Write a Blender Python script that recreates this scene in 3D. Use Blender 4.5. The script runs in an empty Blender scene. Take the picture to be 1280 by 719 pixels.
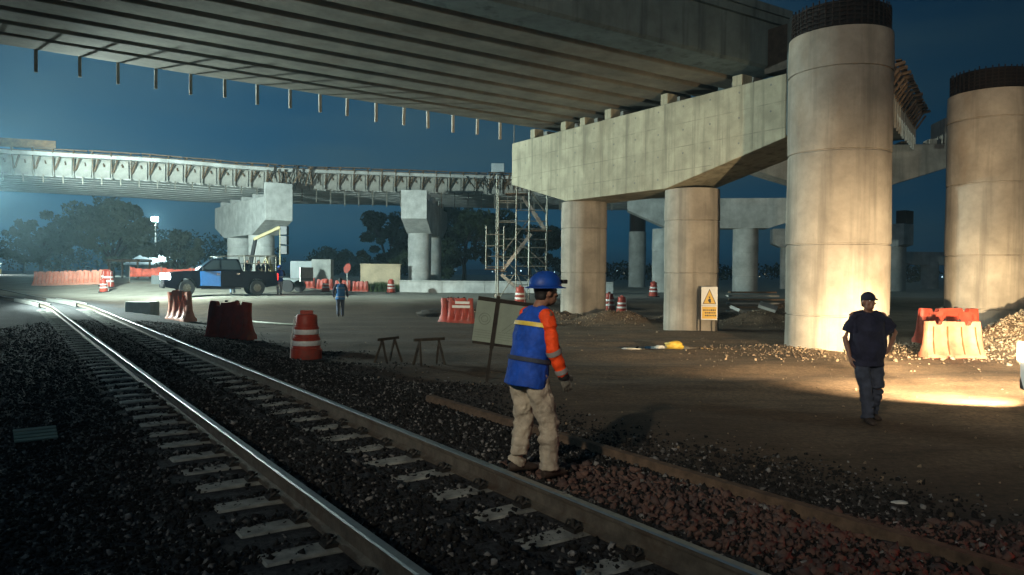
import bpy, bmesh, math, random
import numpy as np
from mathutils import Vector, Matrix, Euler, noise
S = bpy.context.scene
C = S.collection
R = math.radians
random.seed(7); rng = np.random.default_rng(7)
# ------------------------------------------------------------------ camera, world, exposure
cam = bpy.data.cameras.new('camera'); camo = bpy.data.objects.new('camera', cam); C.objects.link(camo); S.camera = camo
cam.lens = 26.16; cam.sensor_width = 36; cam.clip_end = 6000; cam.clip_start = .05
camo.matrix_world = Matrix.Translation((0, 0, 2.0)) @ Matrix.Rotation(R(90 - 1.02), 4, 'X') @ Matrix.Rotation(R(.5), 4, 'Z')
S.view_settings.view_transform = 'Standard'; S.view_settings.look = 'None'; S.view_settings.gamma = 1; S.view_settings.exposure = 0
S.cycles.max_bounces = 6; S.cycles.diffuse_bounces = 3; S.cycles.sample_clamp_indirect = 3.0; S.cycles.caustics_reflective = False
S.cycles.volume_bounces = 0
W = bpy.data.worlds.new('World'); S.world = W; W.use_nodes = True
nt = W.node_tree; bg = nt.nodes['Background']
tc = nt.nodes.new('ShaderNodeTexCoord'); sep = nt.nodes.new('ShaderNodeSeparateXYZ'); nt.links.new(tc.outputs['Generated'], sep.inputs[0])
ramp = nt.nodes.new('ShaderNodeValToRGB'); nt.links.new(sep.outputs['Z'], ramp.inputs[0])
el = ramp.color_ramp.elements
el[0].position = 0.0; el[0].color = (.014, .095, .165, 1)
el[1].position = 1.0; el[1].color = (.004, .010, .022, 1)
e = el.new(.10); e.color = (.008, .064, .130, 1)
e = el.new(.35); e.color = (.0045, .030, .070, 1)
# the town's glow: the sky is paler towards the west (left), everywhere above that horizon
nrm = nt.nodes.new('ShaderNodeMapRange'); nrm.inputs['From Min'].default_value = .55; nrm.inputs['From Max'].default_value = -.85
nrm.inputs['To Min'].default_value = .40; nrm.inputs['To Max'].default_value = 1.75
nt.links.new(sep.outputs['X'], nrm.inputs['Value'])
nz = nt.nodes.new('ShaderNodeTexNoise'); nz.inputs['Scale'].default_value = 2.2; nz.inputs['Detail'].default_value = 5
mp = nt.nodes.new('ShaderNodeMapping'); mp.inputs['Scale'].default_value = (1, 1, 4.5); nt.links.new(tc.outputs['Generated'], mp.inputs[0]); nt.links.new(mp.outputs[0], nz.inputs[0])
cr = nt.nodes.new('ShaderNodeMapRange'); cr.inputs['From Min'].default_value = .40; cr.inputs['From Max'].default_value = .68; cr.inputs['To Max'].default_value = .75
nt.links.new(nz.outputs[0], cr.inputs['Value'])
mx = nt.nodes.new('ShaderNodeMix'); mx.data_type = 'RGBA'; mx.inputs['B'].default_value = (.040, .085, .105, 1)
nt.links.new(cr.outputs[0], mx.inputs['Factor']); nt.links.new(ramp.outputs[0], mx.inputs['A'])
vm = nt.nodes.new('ShaderNodeVectorMath'); vm.operation = 'SCALE'; nt.links.new(mx.outputs['Result'], vm.inputs[0]); nt.links.new(nrm.outputs[0], vm.inputs['Scale'])
nt.links.new(vm.outputs[0], bg.inputs['Color']); bg.inputs['Strength'].default_value = 1.0
moon = bpy.data.lights.new('moon', 'SUN'); moon.energy = .012; moon.angle = R(.5); moon.color = (.8, .9, 1)
mo = bpy.data.objects.new('moon', moon); C.objects.link(mo); mo.rotation_euler = (R(40), 0, R(-40))

# ------------------------------------------------------------------ helpers
def light(name, kind, loc, energy, color, target=None, size=.3, spot=None, blend=.5, parent=None):
    l = bpy.data.lights.new(name, kind); l.energy = energy; l.color = color
    if kind == 'SPOT': l.spot_size = R(spot); l.spot_blend = blend
    if kind == 'AREA': l.size = size; l.shape = 'DISK'
    else: l.shadow_soft_size = size
    o = bpy.data.objects.new(name, l); C.objects.link(o); o.location = loc
    if target: o.rotation_euler = (Vector(target) - Vector(loc)).to_track_quat('-Z', 'Y').to_euler()
    return o
def tag(o, label=None, cat=None, group=None, kind=None):
    if label: o['label'] = label
    if cat: o['category'] = cat
    if group: o['group'] = group
    if kind: o['kind'] = kind
    return o
def empty(name, label, cat, loc=(0, 0, 0), rz=0, group=None):
    o = bpy.data.objects.new(name, None); C.objects.link(o); o.location = loc; o.rotation_euler = (0, 0, rz); o.empty_display_size = .2
    return tag(o, label, cat, group)
def children(o): return [c for c in C.objects if c.parent == o]
def copy_tree(o, parent=None, kids=None):
    kids = kids if kids is not None else list(C.objects)
    c = o.copy(); C.objects.link(c)
    if parent: c.parent = parent
    for ch in [k for k in kids if k.parent == o]: copy_tree(ch, c, kids)
    return c
def frame(d, hint=(0, 0, 1)):
    d = Vector(d).normalized(); h = Vector(hint)
    if abs(d.dot(h.normalized())) > .97: h = Vector((0, 1, 0)) if abs(d.y) < .9 else Vector((1, 0, 0))
    a = h.cross(d).normalized(); b = d.cross(a).normalized()
    return a, b
class MB:
    def __init__(s): s.v = []; s.f = []; s.m = []
    def add(s, vs, fs, mi=0):
        n = len(s.v); s.v += [tuple(v) for v in vs]; s.f += [tuple(i + n for i in f) for f in fs]; s.m += [mi] * len(fs); return s
    def box(s, c, d, rot=None, mi=0, taper=1):
        x, y, z = d[0] / 2, d[1] / 2, d[2] / 2
        vs = [(-x, -y, -z), (x, -y, -z), (x, y, -z), (-x, y, -z), (-x * taper, -y * taper, z), (x * taper, -y * taper, z), (x * taper, y * taper, z), (-x * taper, y * taper, z)]
        if rot is not None:
            m = rot if isinstance(rot, Matrix) else Euler(rot).to_matrix(); vs = [m @ Vector(v) for v in vs]
        vs = [(v[0] + c[0], v[1] + c[1], v[2] + c[2]) for v in vs]
        return s.add(vs, [(0, 3, 2, 1), (4, 5, 6, 7), (0, 1, 5, 4), (1, 2, 6, 5), (2, 3, 7, 6), (3, 0, 4, 7)], mi)
    def bar(s, p0, p1, w, h, mi=0, hint=(0, 0, 1)):
        p0, p1 = Vector(p0), Vector(p1); a, b = frame(p1 - p0, hint); a *= w / 2; b *= h / 2
        vs = [p0 - a - b, p0 + a - b, p0 + a + b, p0 - a + b, p1 - a - b, p1 + a - b, p1 + a + b, p1 - a + b]
        return s.add(vs, [(0, 3, 2, 1), (4, 5, 6, 7), (0, 1, 5, 4), (1, 2, 6, 5), (2, 3, 7, 6), (3, 0, 4, 7)], mi)
    def tube(s, pts, rad, n=8, mi=0, hint=(0, 0, 1), cap=True):
        """pts along a path; rad a number, list of numbers or list of (a, b) pairs"""
        pts = [Vector(p) for p in pts]; k = len(pts); rings = []; base = len(s.v)
        if not isinstance(rad, (list, tuple)): rad = [rad] * k
        for i, p in enumerate(pts):
            d = (pts[min(i + 1, k - 1)] - pts[max(i - 1, 0)])
            a, b = frame(d, hint); r = rad[i]; ra, rb = r if isinstance(r, (list, tuple)) else (r, r)
            for j in range(n):
                t = 2 * math.pi * j / n; s.v.append(tuple(p + a * math.cos(t) * ra + b * math.sin(t) * rb))
        for i in range(k - 1):
            for j in range(n):
                q = base + i * n; j2 = (j + 1) % n
                s.f.append((q + j, q + j2, q + n + j2, q + n + j)); s.m.append(mi)
        if cap:
            s.f.append(tuple(base + j for j in reversed(range(n)))); s.f.append(tuple(base + (k - 1) * n + j for j in range(n))); s.m += [mi, mi]
        return s
    def lathe(s, prof, n=24, c=(0, 0, 0), mi=0, cap=True):
        base = len(s.v)
        for r, z in prof:
            for j in range(n):
                t = 2 * math.pi * j / n; s.v.append((c[0] + r * math.cos(t), c[1] + r * math.sin(t), c[2] + z))
        for i in range(len(prof) - 1):
            for j in range(n):
                q = base + i * n; j2 = (j + 1) % n; s.f.append((q + j, q + j2, q + n + j2, q + n + j)); s.m.append(mi)
        if cap:
            s.f.append(tuple(base + j for j in reversed(range(n)))); s.f.append(tuple(base + (len(prof) - 1) * n + j for j in range(n))); s.m += [mi, mi]
        return s
    def prism(s, poly, a0, a1, axis='y', mi=0):
        """poly: list of 2-D points (x,z) extruded along y from a0 to a1 (axis='y'), or (y,z) along x"""
        n = len(poly); vs = []
        for a in (a0, a1):
            for u, w in poly: vs.append((u, a, w) if axis == 'y' else (a, u, w))
        fs = [tuple(range(n)), tuple(reversed(range(n, 2 * n)))] + [(i, i + n, (i + 1) % n + n, (i + 1) % n) for i in range(n)]
        return s.add(vs, fs, mi)
    def ell(s, c, r, n=12, m=8, rot=None, mi=0):
        vs = []; 
        for i in range(1, m):
            ph = math.pi * i / m
            for j in range(n):
                t = 2 * math.pi * j / n; v = Vector((r[0] * math.sin(ph) * math.cos(t), r[1] * math.sin(ph) * math.sin(t), -r[2] * math.cos(ph)))
                vs.append(v)
        vs += [Vector((0, 0, -r[2])), Vector((0, 0, r[2]))]
        if rot is not None:
            mm = rot if isinstance(rot, Matrix) else Euler(rot).to_matrix(); vs = [mm @ v for v in vs]
        vs = [v + Vector(c) for v in vs]; fs = []
        for i in range(m - 2):
            for j in range(n):
                j2 = (j + 1) % n; fs.append((i * n + j, i * n + j2, (i + 1) * n + j2, (i + 1) * n + j))
        b, t = len(vs) - 2, len(vs) - 1
        for j in range(n):
            fs.append((b, (j + 1) % n, j)); fs.append((t, (m - 2) * n + j, (m - 2) * n + (j + 1) % n))
        return s.add(vs, fs, mi)
    def mesh(s, name, mats, smooth=False):
        me = bpy.data.meshes.new(name); me.from_pydata(s.v, [], s.f)
        for m in (mats if isinstance(mats, (list, tuple)) else [mats]): me.materials.append(m)
        if any(s.m): me.polygons.foreach_set('material_index', s.m)
        bm = bmesh.new(); bm.from_mesh(me); bmesh.ops.recalc_face_normals(bm, faces=bm.faces); bm.to_mesh(me); bm.free()
        if smooth: me.shade_smooth()
        me.update(); return me
    def build(s, name, mats, parent=None, smooth=False, bevel=0, loc=None, seg=2, remesh=0, sm=6):
        me = s.mesh(name, mats, smooth and not bevel and not remesh); o = bpy.data.objects.new(name, me); C.objects.link(o)
        if parent: o.parent = parent
        if loc: o.location = loc
        if remesh:
            r = o.modifiers.new('remesh', 'REMESH'); r.mode = 'VOXEL'; r.voxel_size = remesh; r.use_smooth_shade = True
            q = o.modifiers.new('smooth', 'SMOOTH'); q.factor = .5; q.iterations = sm
        if bevel:
            b = o.modifiers.new('bevel', 'BEVEL'); b.width = bevel; b.segments = seg; b.limit_method = 'ANGLE'; b.angle_limit = R(35)
            if smooth: me.shade_smooth(); w = o.modifiers.new('wn', 'WEIGHTED_NORMAL')
        if smooth and not bevel and not remesh:
            try: me.set_sharp_from_angle(angle=R(40))
            except Exception: pass
        return o
def inst(o, parent=None, loc=None, rz=None, rot=None):
    c = o.copy(); C.objects.link(c)
    if parent is not None: c.parent = parent
    if loc is not None: c.location = loc
    if rz is not None: c.rotation_euler = (0, 0, rz)
    if rot is not None: c.rotation_euler = rot
    return c

# ------------------------------------------------------------------ materials
def mat(name, col, rough=.7, metal=0, var=.25, scale=6, bump=.15, col2=None, emit=None, estr=0, spec=.4, stretch=None, dirt=None, bscale=None, alpha=1, trans=0):
    m = bpy.data.materials.new(name); m.use_nodes = True; t = m.node_tree; b = t.nodes['Principled BSDF']
    b.inputs['Roughness'].default_value = rough; b.inputs['Metallic'].default_value = metal; b.inputs['Specular IOR Level'].default_value = spec
    b.inputs['Transmission Weight'].default_value = trans; b.inputs['Alpha'].default_value = alpha
    tc = t.nodes.new('ShaderNodeTexCoord'); mp = t.nodes.new('ShaderNodeMapping'); t.links.new(tc.outputs['Object'], mp.inputs[0])
    if stretch: mp.inputs['Scale'].default_value = stretch
    nz = t.nodes.new('ShaderNodeTexNoise'); nz.inputs['Scale'].default_value = scale; nz.inputs['Detail'].default_value = 6; nz.inputs['Roughness'].default_value = .65
    t.links.new(mp.outputs[0], nz.inputs['Vector'])
    rp = t.nodes.new('ShaderNodeValToRGB'); t.links.new(nz.outputs[0], rp.inputs[0])
    c2 = col2 or tuple(c * (1 - var * 1.4) for c in col)
    rp.color_ramp.elements[0].position = .32; rp.color_ramp.elements[0].color = (*c2, 1)
    rp.color_ramp.elements[1].position = .68; rp.color_ramp.elements[1].color = (*[min(1, c * (1 + var * .4)) for c in col], 1)
    out = rp.outputs[0]
    if dirt:
        n2 = t.nodes.new('ShaderNodeTexNoise'); n2.inputs['Scale'].default_value = scale * .35; n2.inputs['Detail'].default_value = 8; n2.inputs['Roughness'].default_value = .7
        t.links.new(tc.outputs['Object'], n2.inputs['Vector'])
        mr = t.nodes.new('ShaderNodeMapRange'); mr.inputs['From Min'].default_value = .5; mr.inputs['From Max'].default_value = .66; t.links.new(n2.outputs[0], mr.inputs['Value'])
        mx = t.nodes.new('ShaderNodeMix'); mx.data_type = 'RGBA'; mx.inputs['B'].default_value = (*dirt, 1); t.links.new(mr.outputs[0], mx.inputs['Factor']); t.links.new(out, mx.inputs['A']); out = mx.outputs['Result']
    t.links.new(out, b.inputs['Base Color'])
    if bump:
        n3 = t.nodes.new('ShaderNodeTexNoise'); n3.inputs['Scale'].default_value = bscale or scale * 6; n3.inputs['Detail'].default_value = 5; t.links.new(tc.outputs['Object'], n3.inputs['Vector'])
        bp = t.nodes.new('ShaderNodeBump'); bp.inputs['Strength'].default_value = bump; bp.inputs['Distance'].default_value = .02; t.links.new(n3.outputs[0], bp.inputs['Height']); t.links.new(bp.outputs[0], b.inputs['Normal'])
    if emit: b.inputs['Emission Color'].default_value = (*emit, 1); b.inputs['Emission Strength'].default_value = estr
    return m
def concrete(name, col, streak=.55, panel=None, stain=(.10, .075, .05), stainamt=.5, rough=.85):
    m = bpy.data.materials.new(name); m.use_nodes = True; t = m.node_tree; b = t.nodes['Principled BSDF']; N = t.nodes.new; L = t.links.new
    b.inputs['Roughness'].default_value = rough; b.inputs['Specular IOR Level'].default_value = .25
    tc = N('ShaderNodeTexCoord')
    def nz(scale, st, det=6, r=.6):
        mp = N('ShaderNodeMapping'); mp.inputs['Scale'].default_value = st; L(tc.outputs['Object'], mp.inputs[0])
        n = N('ShaderNodeTexNoise'); n.inputs['Scale'].default_value = scale; n.inputs['Detail'].default_value = det; n.inputs['Roughness'].default_value = r; L(mp.outputs[0], n.inputs['Vector']); return n.outputs[0]
    def mr(v, a, c, lo=0, hi=1):
        k = N('ShaderNodeMapRange'); k.inputs['From Min'].default_value = a; k.inputs['From Max'].default_value = c; k.inputs['To Min'].default_value = lo; k.inputs['To Max'].default_value = hi; L(v, k.inputs['Value']); return k.outputs[0]
    def mixc(f, A, B):
        k = N('ShaderNodeMix'); k.data_type = 'RGBA'
        for nm, v in (('Factor', f), ('A', A), ('B', B)):
            if isinstance(v, (tuple, float, int)): k.inputs[nm].default_value = (*v, 1) if isinstance(v, tuple) else v
            else: L(v, k.inputs[nm])
        return k.outputs['Result']
    blot = mr(nz(.9, (1, 1, 1), 7, .65), .35, .65)
    c = mixc(blot, tuple(x * .66 for x in col), tuple(x * 1.10 for x in col))
    c = mixc(mr(nz(5, (1, 1, 1), 6, .7), .55, .75, 0, .35), c, tuple(x * .6 for x in col))
    c = mixc(mr(nz(1.3, (2.2, 2.2, .12), 5, .6), .50, .68, 0, streak), c, tuple(x * .42 for x in col))
    c = mixc(mr(nz(.55, (1, 1, .45), 6, .6), .55, .72, 0, stainamt), c, stain)
    h = nz(38, (1, 1, 1), 4)
    if panel:
        br = N('ShaderNodeTexBrick'); mp = N('ShaderNodeMapping'); mp.inputs['Rotation'].default_value = (R(90), 0, 0); L(tc.outputs['Object'], mp.inputs[0]); L(mp.outputs[0], br.inputs['Vector'])
        br.offset = 0; br.inputs['Scale'].default_value = 1; br.inputs['Brick Width'].default_value = panel[0]; br.inputs['Row Height'].default_value = panel[1]; br.inputs['Mortar Size'].default_value = .022; br.inputs['Mortar Smooth'].default_value = .6
        wob = nz(1.5, (1, 1, 1), 3)
        f = N('ShaderNodeMath'); f.operation = 'MULTIPLY'; L(br.outputs['Fac'], f.inputs[0]); L(mr(wob, .35, .62, .02, .55), f.inputs[1])
        c = mixc(f.outputs[0], c, tuple(x * .33 for x in col))
        ad = N('ShaderNodeMath'); ad.operation = 'SUBTRACT'; L(h, ad.inputs[0]); L(f.outputs[0], ad.inputs[1]); h = ad.outputs[0]
    L(c, b.inputs['Base Color'])
    bp = N('ShaderNodeBump'); bp.inputs['Strength'].default_value = .35; bp.inputs['Distance'].default_value = .015; L(h, bp.inputs['Height']); L(bp.outputs[0], b.inputs['Normal'])
    return m
M = {}
M['cap'] = concrete('concrete_cap', (.40, .375, .275), .8, (1.22, .82), (.17, .14, .09), .5)
M['col'] = concrete('concrete_column', (.35, .315, .262), .6, None, (.22, .15, .09), .6)
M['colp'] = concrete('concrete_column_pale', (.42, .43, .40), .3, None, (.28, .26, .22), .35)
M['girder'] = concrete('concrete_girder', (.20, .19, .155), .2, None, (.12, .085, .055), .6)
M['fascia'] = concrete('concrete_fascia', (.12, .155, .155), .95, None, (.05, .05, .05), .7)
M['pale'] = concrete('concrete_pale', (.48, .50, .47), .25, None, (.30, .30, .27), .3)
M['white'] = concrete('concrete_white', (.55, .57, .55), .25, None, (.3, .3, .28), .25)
M['slab'] = mat('slab', (.2, .2, .18), .9)
M['rust'] = mat('rusty_steel', (.010, .007, .006), .8, .3, .5, 9, .4)
M['rebar'] = mat('rebar', (.026, .015, .011), .7, .5, .4, 20, .2)
M['timber'] = mat('timber', (.20, .13, .075), .8, 0, .4, 4, .25, stretch=(1, 1, 1))
M['dtimber'] = mat('dark_timber', (.04, .031, .023), .85, 0, .4, 6, .3)
M['ply'] = mat('formwork_ply', (.42, .42, .38), .8, 0, .3, 1.2, .2, dirt=(.25, .2, .14))
M['steel'] = mat('galvanised_steel', (.38, .38, .35), .5, .7, .25, 10, .1)
M['tubes'] = mat('scaffold_steel', (.30, .30, .25), .55, .5, .4, 5, .1, dirt=(.12, .08, .05))
M['railside'] = mat('rail_steel', (.16, .135, .105), .62, .45, .35, 8, .2, dirt=(.09, .06, .04))
M['railtop'] = mat('rail_polished', (.45, .45, .43), .42, 1, .15, 12, .03, stretch=(1, 1, 1))
M['oldrail'] = mat('old_rail', (.13, .085, .055), .85, .2, .4, 8, .3)
M['sleeper'] = mat('concrete_sleeper', (.31, .31, .275), .85, 0, .3, 7, .3, dirt=(.13, .13, .12))
M['clip'] = mat('clip', (.05, .045, .04), .6, .6)
M['black'] = mat('black_rubber', (.015, .015, .016), .75, 0, .2)
M['redplastic'] = mat('red_plastic', (.42, .055, .03), .5, 0, .3, 5, .1, dirt=(.22, .07, .05))
M['palered'] = mat('faded_lit_red_plastic', (.68, .25, .16), .55, 0, .3, 4, .1, dirt=(.42, .2, .14))  # pale red, raised further so the colour carries the headlights' brightness
M['orangeplastic'] = mat('orange_plastic', (.62, .10, .03), .45, 0, .2, 5, .08, dirt=(.35, .08, .04))
M['tape'] = mat('reflective_white', (.75, .75, .72), .35, 0, .15, 10, .02)
M['net'] = mat('orange_netting', (.55, .10, .06), .8, 0, .35, 3, .3)
M['signwhite'] = mat('sign_white', (.72, .72, .68), .5, 0, .08, 4, .02)
M['signyellow'] = mat('sign_yellow', (.70, .42, .04), .5, 0, .1, 5, .02)
M['signblack'] = mat('sign_black', (.02, .02, .02), .5, 0, .1)
M['board'] = mat('board_sheet', (.30, .36, .29), .6, 0, .12, 3, .1)
M['boardprint'] = mat('board_print', (.19, .23, .18), .6, 0, .1)
M['skin'] = mat('skin', (.26, .13, .085), .5, 0, .15, 20, .1)
M['hair'] = mat('hair', (.012, .01, .009), .7, 0, .2)
M['helmet'] = mat('blue_helmet', (.008, .06, .33), .5, 0, .2, 9, .03, spec=.35, dirt=(.02, .05, .2))
M['vest'] = mat('blue_vest', (.007, .07, .44), .75, 0, .3, 9, .5, bscale=14)
M['bluecloth'] = mat('blue_cloth', (.02, .13, .34), .8, 0, .25, 9, .3)
M['orange'] = mat('orange_sleeve', (.90, .075, .008), .75, 0, .2, 9, .5, bscale=16)
M['grey'] = mat('grey_tape', (.30, .28, .27), .5, 0, .1, 12, .05)
M['yellowtape'] = mat('yellow_tape', (.70, .52, .08), .45, 0, .15, 12, .05)
M['trouser'] = mat('khaki_trousers', (.46, .40, .31), .85, 0, .3, 6, .6, dirt=(.09, .068, .052), bscale=18)
M['jeans'] = mat('jeans', (.045, .055, .085), .85, 0, .3, 9, .4)
M['lightjeans'] = mat('light_jeans', (.22, .30, .38), .85, 0, .2, 9, .2)
M['navy'] = mat('navy_shirt', (.018, .020, .045), .85, 0, .3, 9, .4)
M['glove'] = mat('work_glove', (.20, .19, .16), .85, 0, .35, 14, .3)
M['boot'] = mat('boots', (.045, .03, .022), .7, 0, .3, 14, .3)
M['carnavy'] = mat('navy_paint', (.003, .004, .008), .35, 0, .1, 4, 0, spec=.08)
M['carblue'] = mat('blue_paint', (.01, .17, .50), .3, .1, .1, 4, 0, spec=.6)
M['carwhite'] = mat('white_paint', (.70, .69, .66), .3, 0, .08, 4, 0, spec=.6, dirt=(.55, .5, .43))
M['glass'] = mat('dark_glass', (.02, .03, .035), .08, 0, .1, 3, 0, spec=.8)
M['chrome'] = mat('chrome', (.5, .5, .5), .2, 1, .1)
M['yellow'] = mat('yellow_paint', (.50, .42, .19), .5, 0, .2, 5, .05)
M['beigewall'] = mat('beige_wall', (.60, .50, .34), .85, 0, .25, .8, .1)
M['whitewall'] = mat('white_wall', (.55, .62, .64), .8, 0, .15, .8, .05)
M['roofmetal'] = mat('metal_roof', (.55, .62, .64), .5, .1, .1, 2, 0)
M['greywall'] = mat('grey_wall', (.16, .18, .18), .85, 0, .2, .8)
M['bark'] = mat('bark', (.06, .045, .03), .9, 0, .4, 8, .5)
M['leaf'] = mat('leaf', (.045, .07, .025), .7, 0, .5, .35, 0, col2=(.02, .035, .014))
M['leafhazy'] = mat('leaf_hazy', (.14, .16, .115), .8, 0, .4, .35, 0, col2=(.08, .10, .07))  # leaves paled: haze and floodlight put into the colour
M['grassy'] = mat('grass_blades', (.06, .10, .03), .8, 0, .4, 1.5, 0)
def clouds(o, st, sc):
    t = bpy.data.textures.get('folds%s' % sc) or bpy.data.textures.new('folds%s' % sc, 'CLOUDS'); t.noise_scale = sc; t.noise_depth = 3; d = o.modifiers.new('folds', 'DISPLACE'); d.texture = t; d.strength = st; d.mid_level = .5; return o
M['stone'] = mat('ballast_stone', (.17, .165, .16), .95, 0, .8, 7, .2, col2=(.016, .0155, .015), spec=.12)
M['redlit_stone'] = mat('tail_lit_gravel', (.10, .055, .042), .85, 0, .6, 9, .2, col2=(.07, .045, .04))  # grey gravel with the red tail light glow put into its colour
M['palestone'] = mat('pale_gravel', (.36, .31, .23), .85, 0, .4, 7, .2, col2=(.18, .14, .10))
M['brownstone'] = mat('brown_rubble', (.27, .20, .13), .95, 0, .4, 7, .2, col2=(.10, .07, .045))
M['hose'] = mat('pale_hose', (.5, .52, .42), .6)
M['bag'] = mat('yellow_bag', (.62, .42, .06), .6, 0, .2)
M['whitebag'] = mat('white_bag', (.6, .6, .56), .6, 0, .2)
M['water'] = mat('puddle_water', (.02, .018, .015), .04, 0, .1, 4, 0, spec=.7)
M['lamp_cool'] = mat('lamp_cool', (.8, .8, .8), .5, emit=(.72, 1, 1), estr=60, bump=0)
M['head'] = mat('headlight_lit', (.8, .8, .8), .3, emit=(.85, .97, 1), estr=60, bump=0)
M['headwarm'] = mat('headlight_warm', (.8, .8, .8), .3, emit=(1, .8, .5), estr=20, bump=0)
M['tail'] = mat('tail_light', (.5, .01, .01), .3, emit=(1, .03, .02), estr=7, bump=0)
M['towncool'] = mat('town_cool', (.5, .5, .5), .5, emit=(.6, .9, 1), estr=5, bump=0)
M['townwarm'] = mat('town_warm', (.5, .5, .5), .5, emit=(1, .85, .6), estr=4, bump=0)
M['screen'] = mat('dark_panel', (.012, .016, .022), .4, 0, .1)

for k_ in ('stone', 'redlit_stone', 'palestone', 'brownstone'):
    t_ = M[k_].node_tree; g_ = t_.nodes.new('ShaderNodeNewGeometry'); r_ = [n for n in t_.nodes if n.type == 'VALTORGB'][0]; t_.links.new(g_.outputs['Random Per Island'], r_.inputs[0])
    r_.color_ramp.elements[0].position = .80 if k_ == 'stone' else .1; r_.color_ramp.elements[1].position = 1.0

# ------------------------------------------------------------------ terrain
TD = np.array((-.5657, .8246)); TN = np.array((.8246, .5657)); TC0 = np.array((3.13, 0.))
def curve_off(s): return np.where(s > 38, -.006 * (s - 38) ** 2, 0.)
def track_sd(x, y):
    s = (x - 3.13) * TD[0] + y * TD[1]; d = (x - 3.13) * TN[0] + y * TN[1]; return s, d - curve_off(s)
def sst(a, b, v): t = np.clip((v - a) / (b - a), 0, 1); return t * t * (3 - 2 * t)
_ph = rng.uniform(0, 6.28, (40, 2)); _k = rng.normal(0, 1, (40, 2))
def wob(x, y, scale, n0=0, n=10):
    r = 0
    for i in range(n0, n0 + n):
        q = _k[i % 40] / scale; r = r + np.sin(x * q[0] * 2.2 + _ph[i % 40, 0]) * np.cos(y * q[1] * 2.2 + _ph[i % 40, 1])
    return r / math.sqrt(n)
PILES = [(15.7, 20.4, 1.5, 2.5, 1.7), (12.6, 19.3, .25, 1.6, .9), (4.3, 30.3, .55, 1.5, .9), (2.0, 32.0, .45, 1.4, .9), (10.6, 30.5, .7, 1.6, 1.0), (12.6, 33, .8, 1.8, 1.2), (8.7, 33.5, .4, 1.5, 1.5), (-2.3, 35.5, .35, 1.1, .6), (7.9, 19.2, .14, 1.7, 1.2)]
def rise(x, y): return .62 * sst(43, 56, y) * sst(10, 20, -x)
def road_mask(x, y):
    y0 = np.interp(x, YX, YY); return sst(2.6, 6.2, y - y0 + .6 * wob(x, y, 2.5, 5, 6))
YX = [-32, -26, -20, -14, -8, 0, 5, 12, 25]; YY = [42, 40.5, 36.5, 33, 33.8, 35.2, 37, 40, 45]
def plateau(x, y):
    y0 = np.interp(x, [-32, -26, -20, -14, -8, 0, 5, 12, 25], [42, 40.5, 36.5, 33, 33.8, 35.2, 37, 40, 45])
    return sst(0, 5.5, y - y0 + .5 * wob(x, y, 2.5, 5, 6))
def height(x, y, fine=True):
    x = np.asarray(x, float); y = np.asarray(y, float); s, d = track_sd(x, y)
    far = np.hypot(x, y)
    bed = np.where(d > 0, .265 - .245 * sst(1.4, 3.8, d), .225 - .085 * sst(1.2, 4.0, -d))
    # ties stand bare outside the left rail and just inside the right rail; heaped ballast elsewhere
    bed = bed + .008 * sst(.70, .85, -d) * (1 - sst(1.35, 1.7, -d)) - .032 * sst(.0, .2, d) * (1 - sst(.75, .9, d))
    bed = bed + .045 * sst(-.64, -.50, d) * (1 - sst(-.02, .14, d)) + .02 * wob(x, y, .5, 22, 8) * sst(-.64, -.4, d) * (1 - sst(-.05, .1, d))
    pl = plateau(x, y); tgt = .365 + .30 * sst(2.2, 8, np.abs(d)) + rise(x, y)
    z = bed * (1 - pl) + tgt * pl
    for (px, py, h, rx, ry) in PILES:
        z = z + h * np.exp(-(((x - px) / rx) ** 2 + ((y - py) / ry) ** 2))
    for (px, py, h, rx, ry) in PILES[:6]:
        g = np.exp(-(((x - px) / (rx * 1.2)) ** 2 + ((y - py) / (ry * 1.2)) ** 2)); z = z + g * .09 * wob(x, y, .35, 12, 8)
    near = np.exp(-far / 60.); offt = sst(1.8, 3, np.abs(d))
    z = z + offt * near * (.030 * wob(x, y, 1.6, 0, 8) + .012 * wob(x, y, .4, 20, 8))
    # wheel ruts across the yard
    rut = np.sin((y - .18 * x) * 2.1 + .8 * wob(x, y, 4, 7, 4)); z = z + .048 * offt * near * rut * sst(9, 14, y) * (1 - pl)
    return z
def H(x, y): return float(height(x, y))
def axis(lo, hi, n, pw):
    t = np.linspace(-1, 1, n); return np.sign(t) * np.abs(t) ** pw * np.where(t < 0, -lo, hi)
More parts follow.
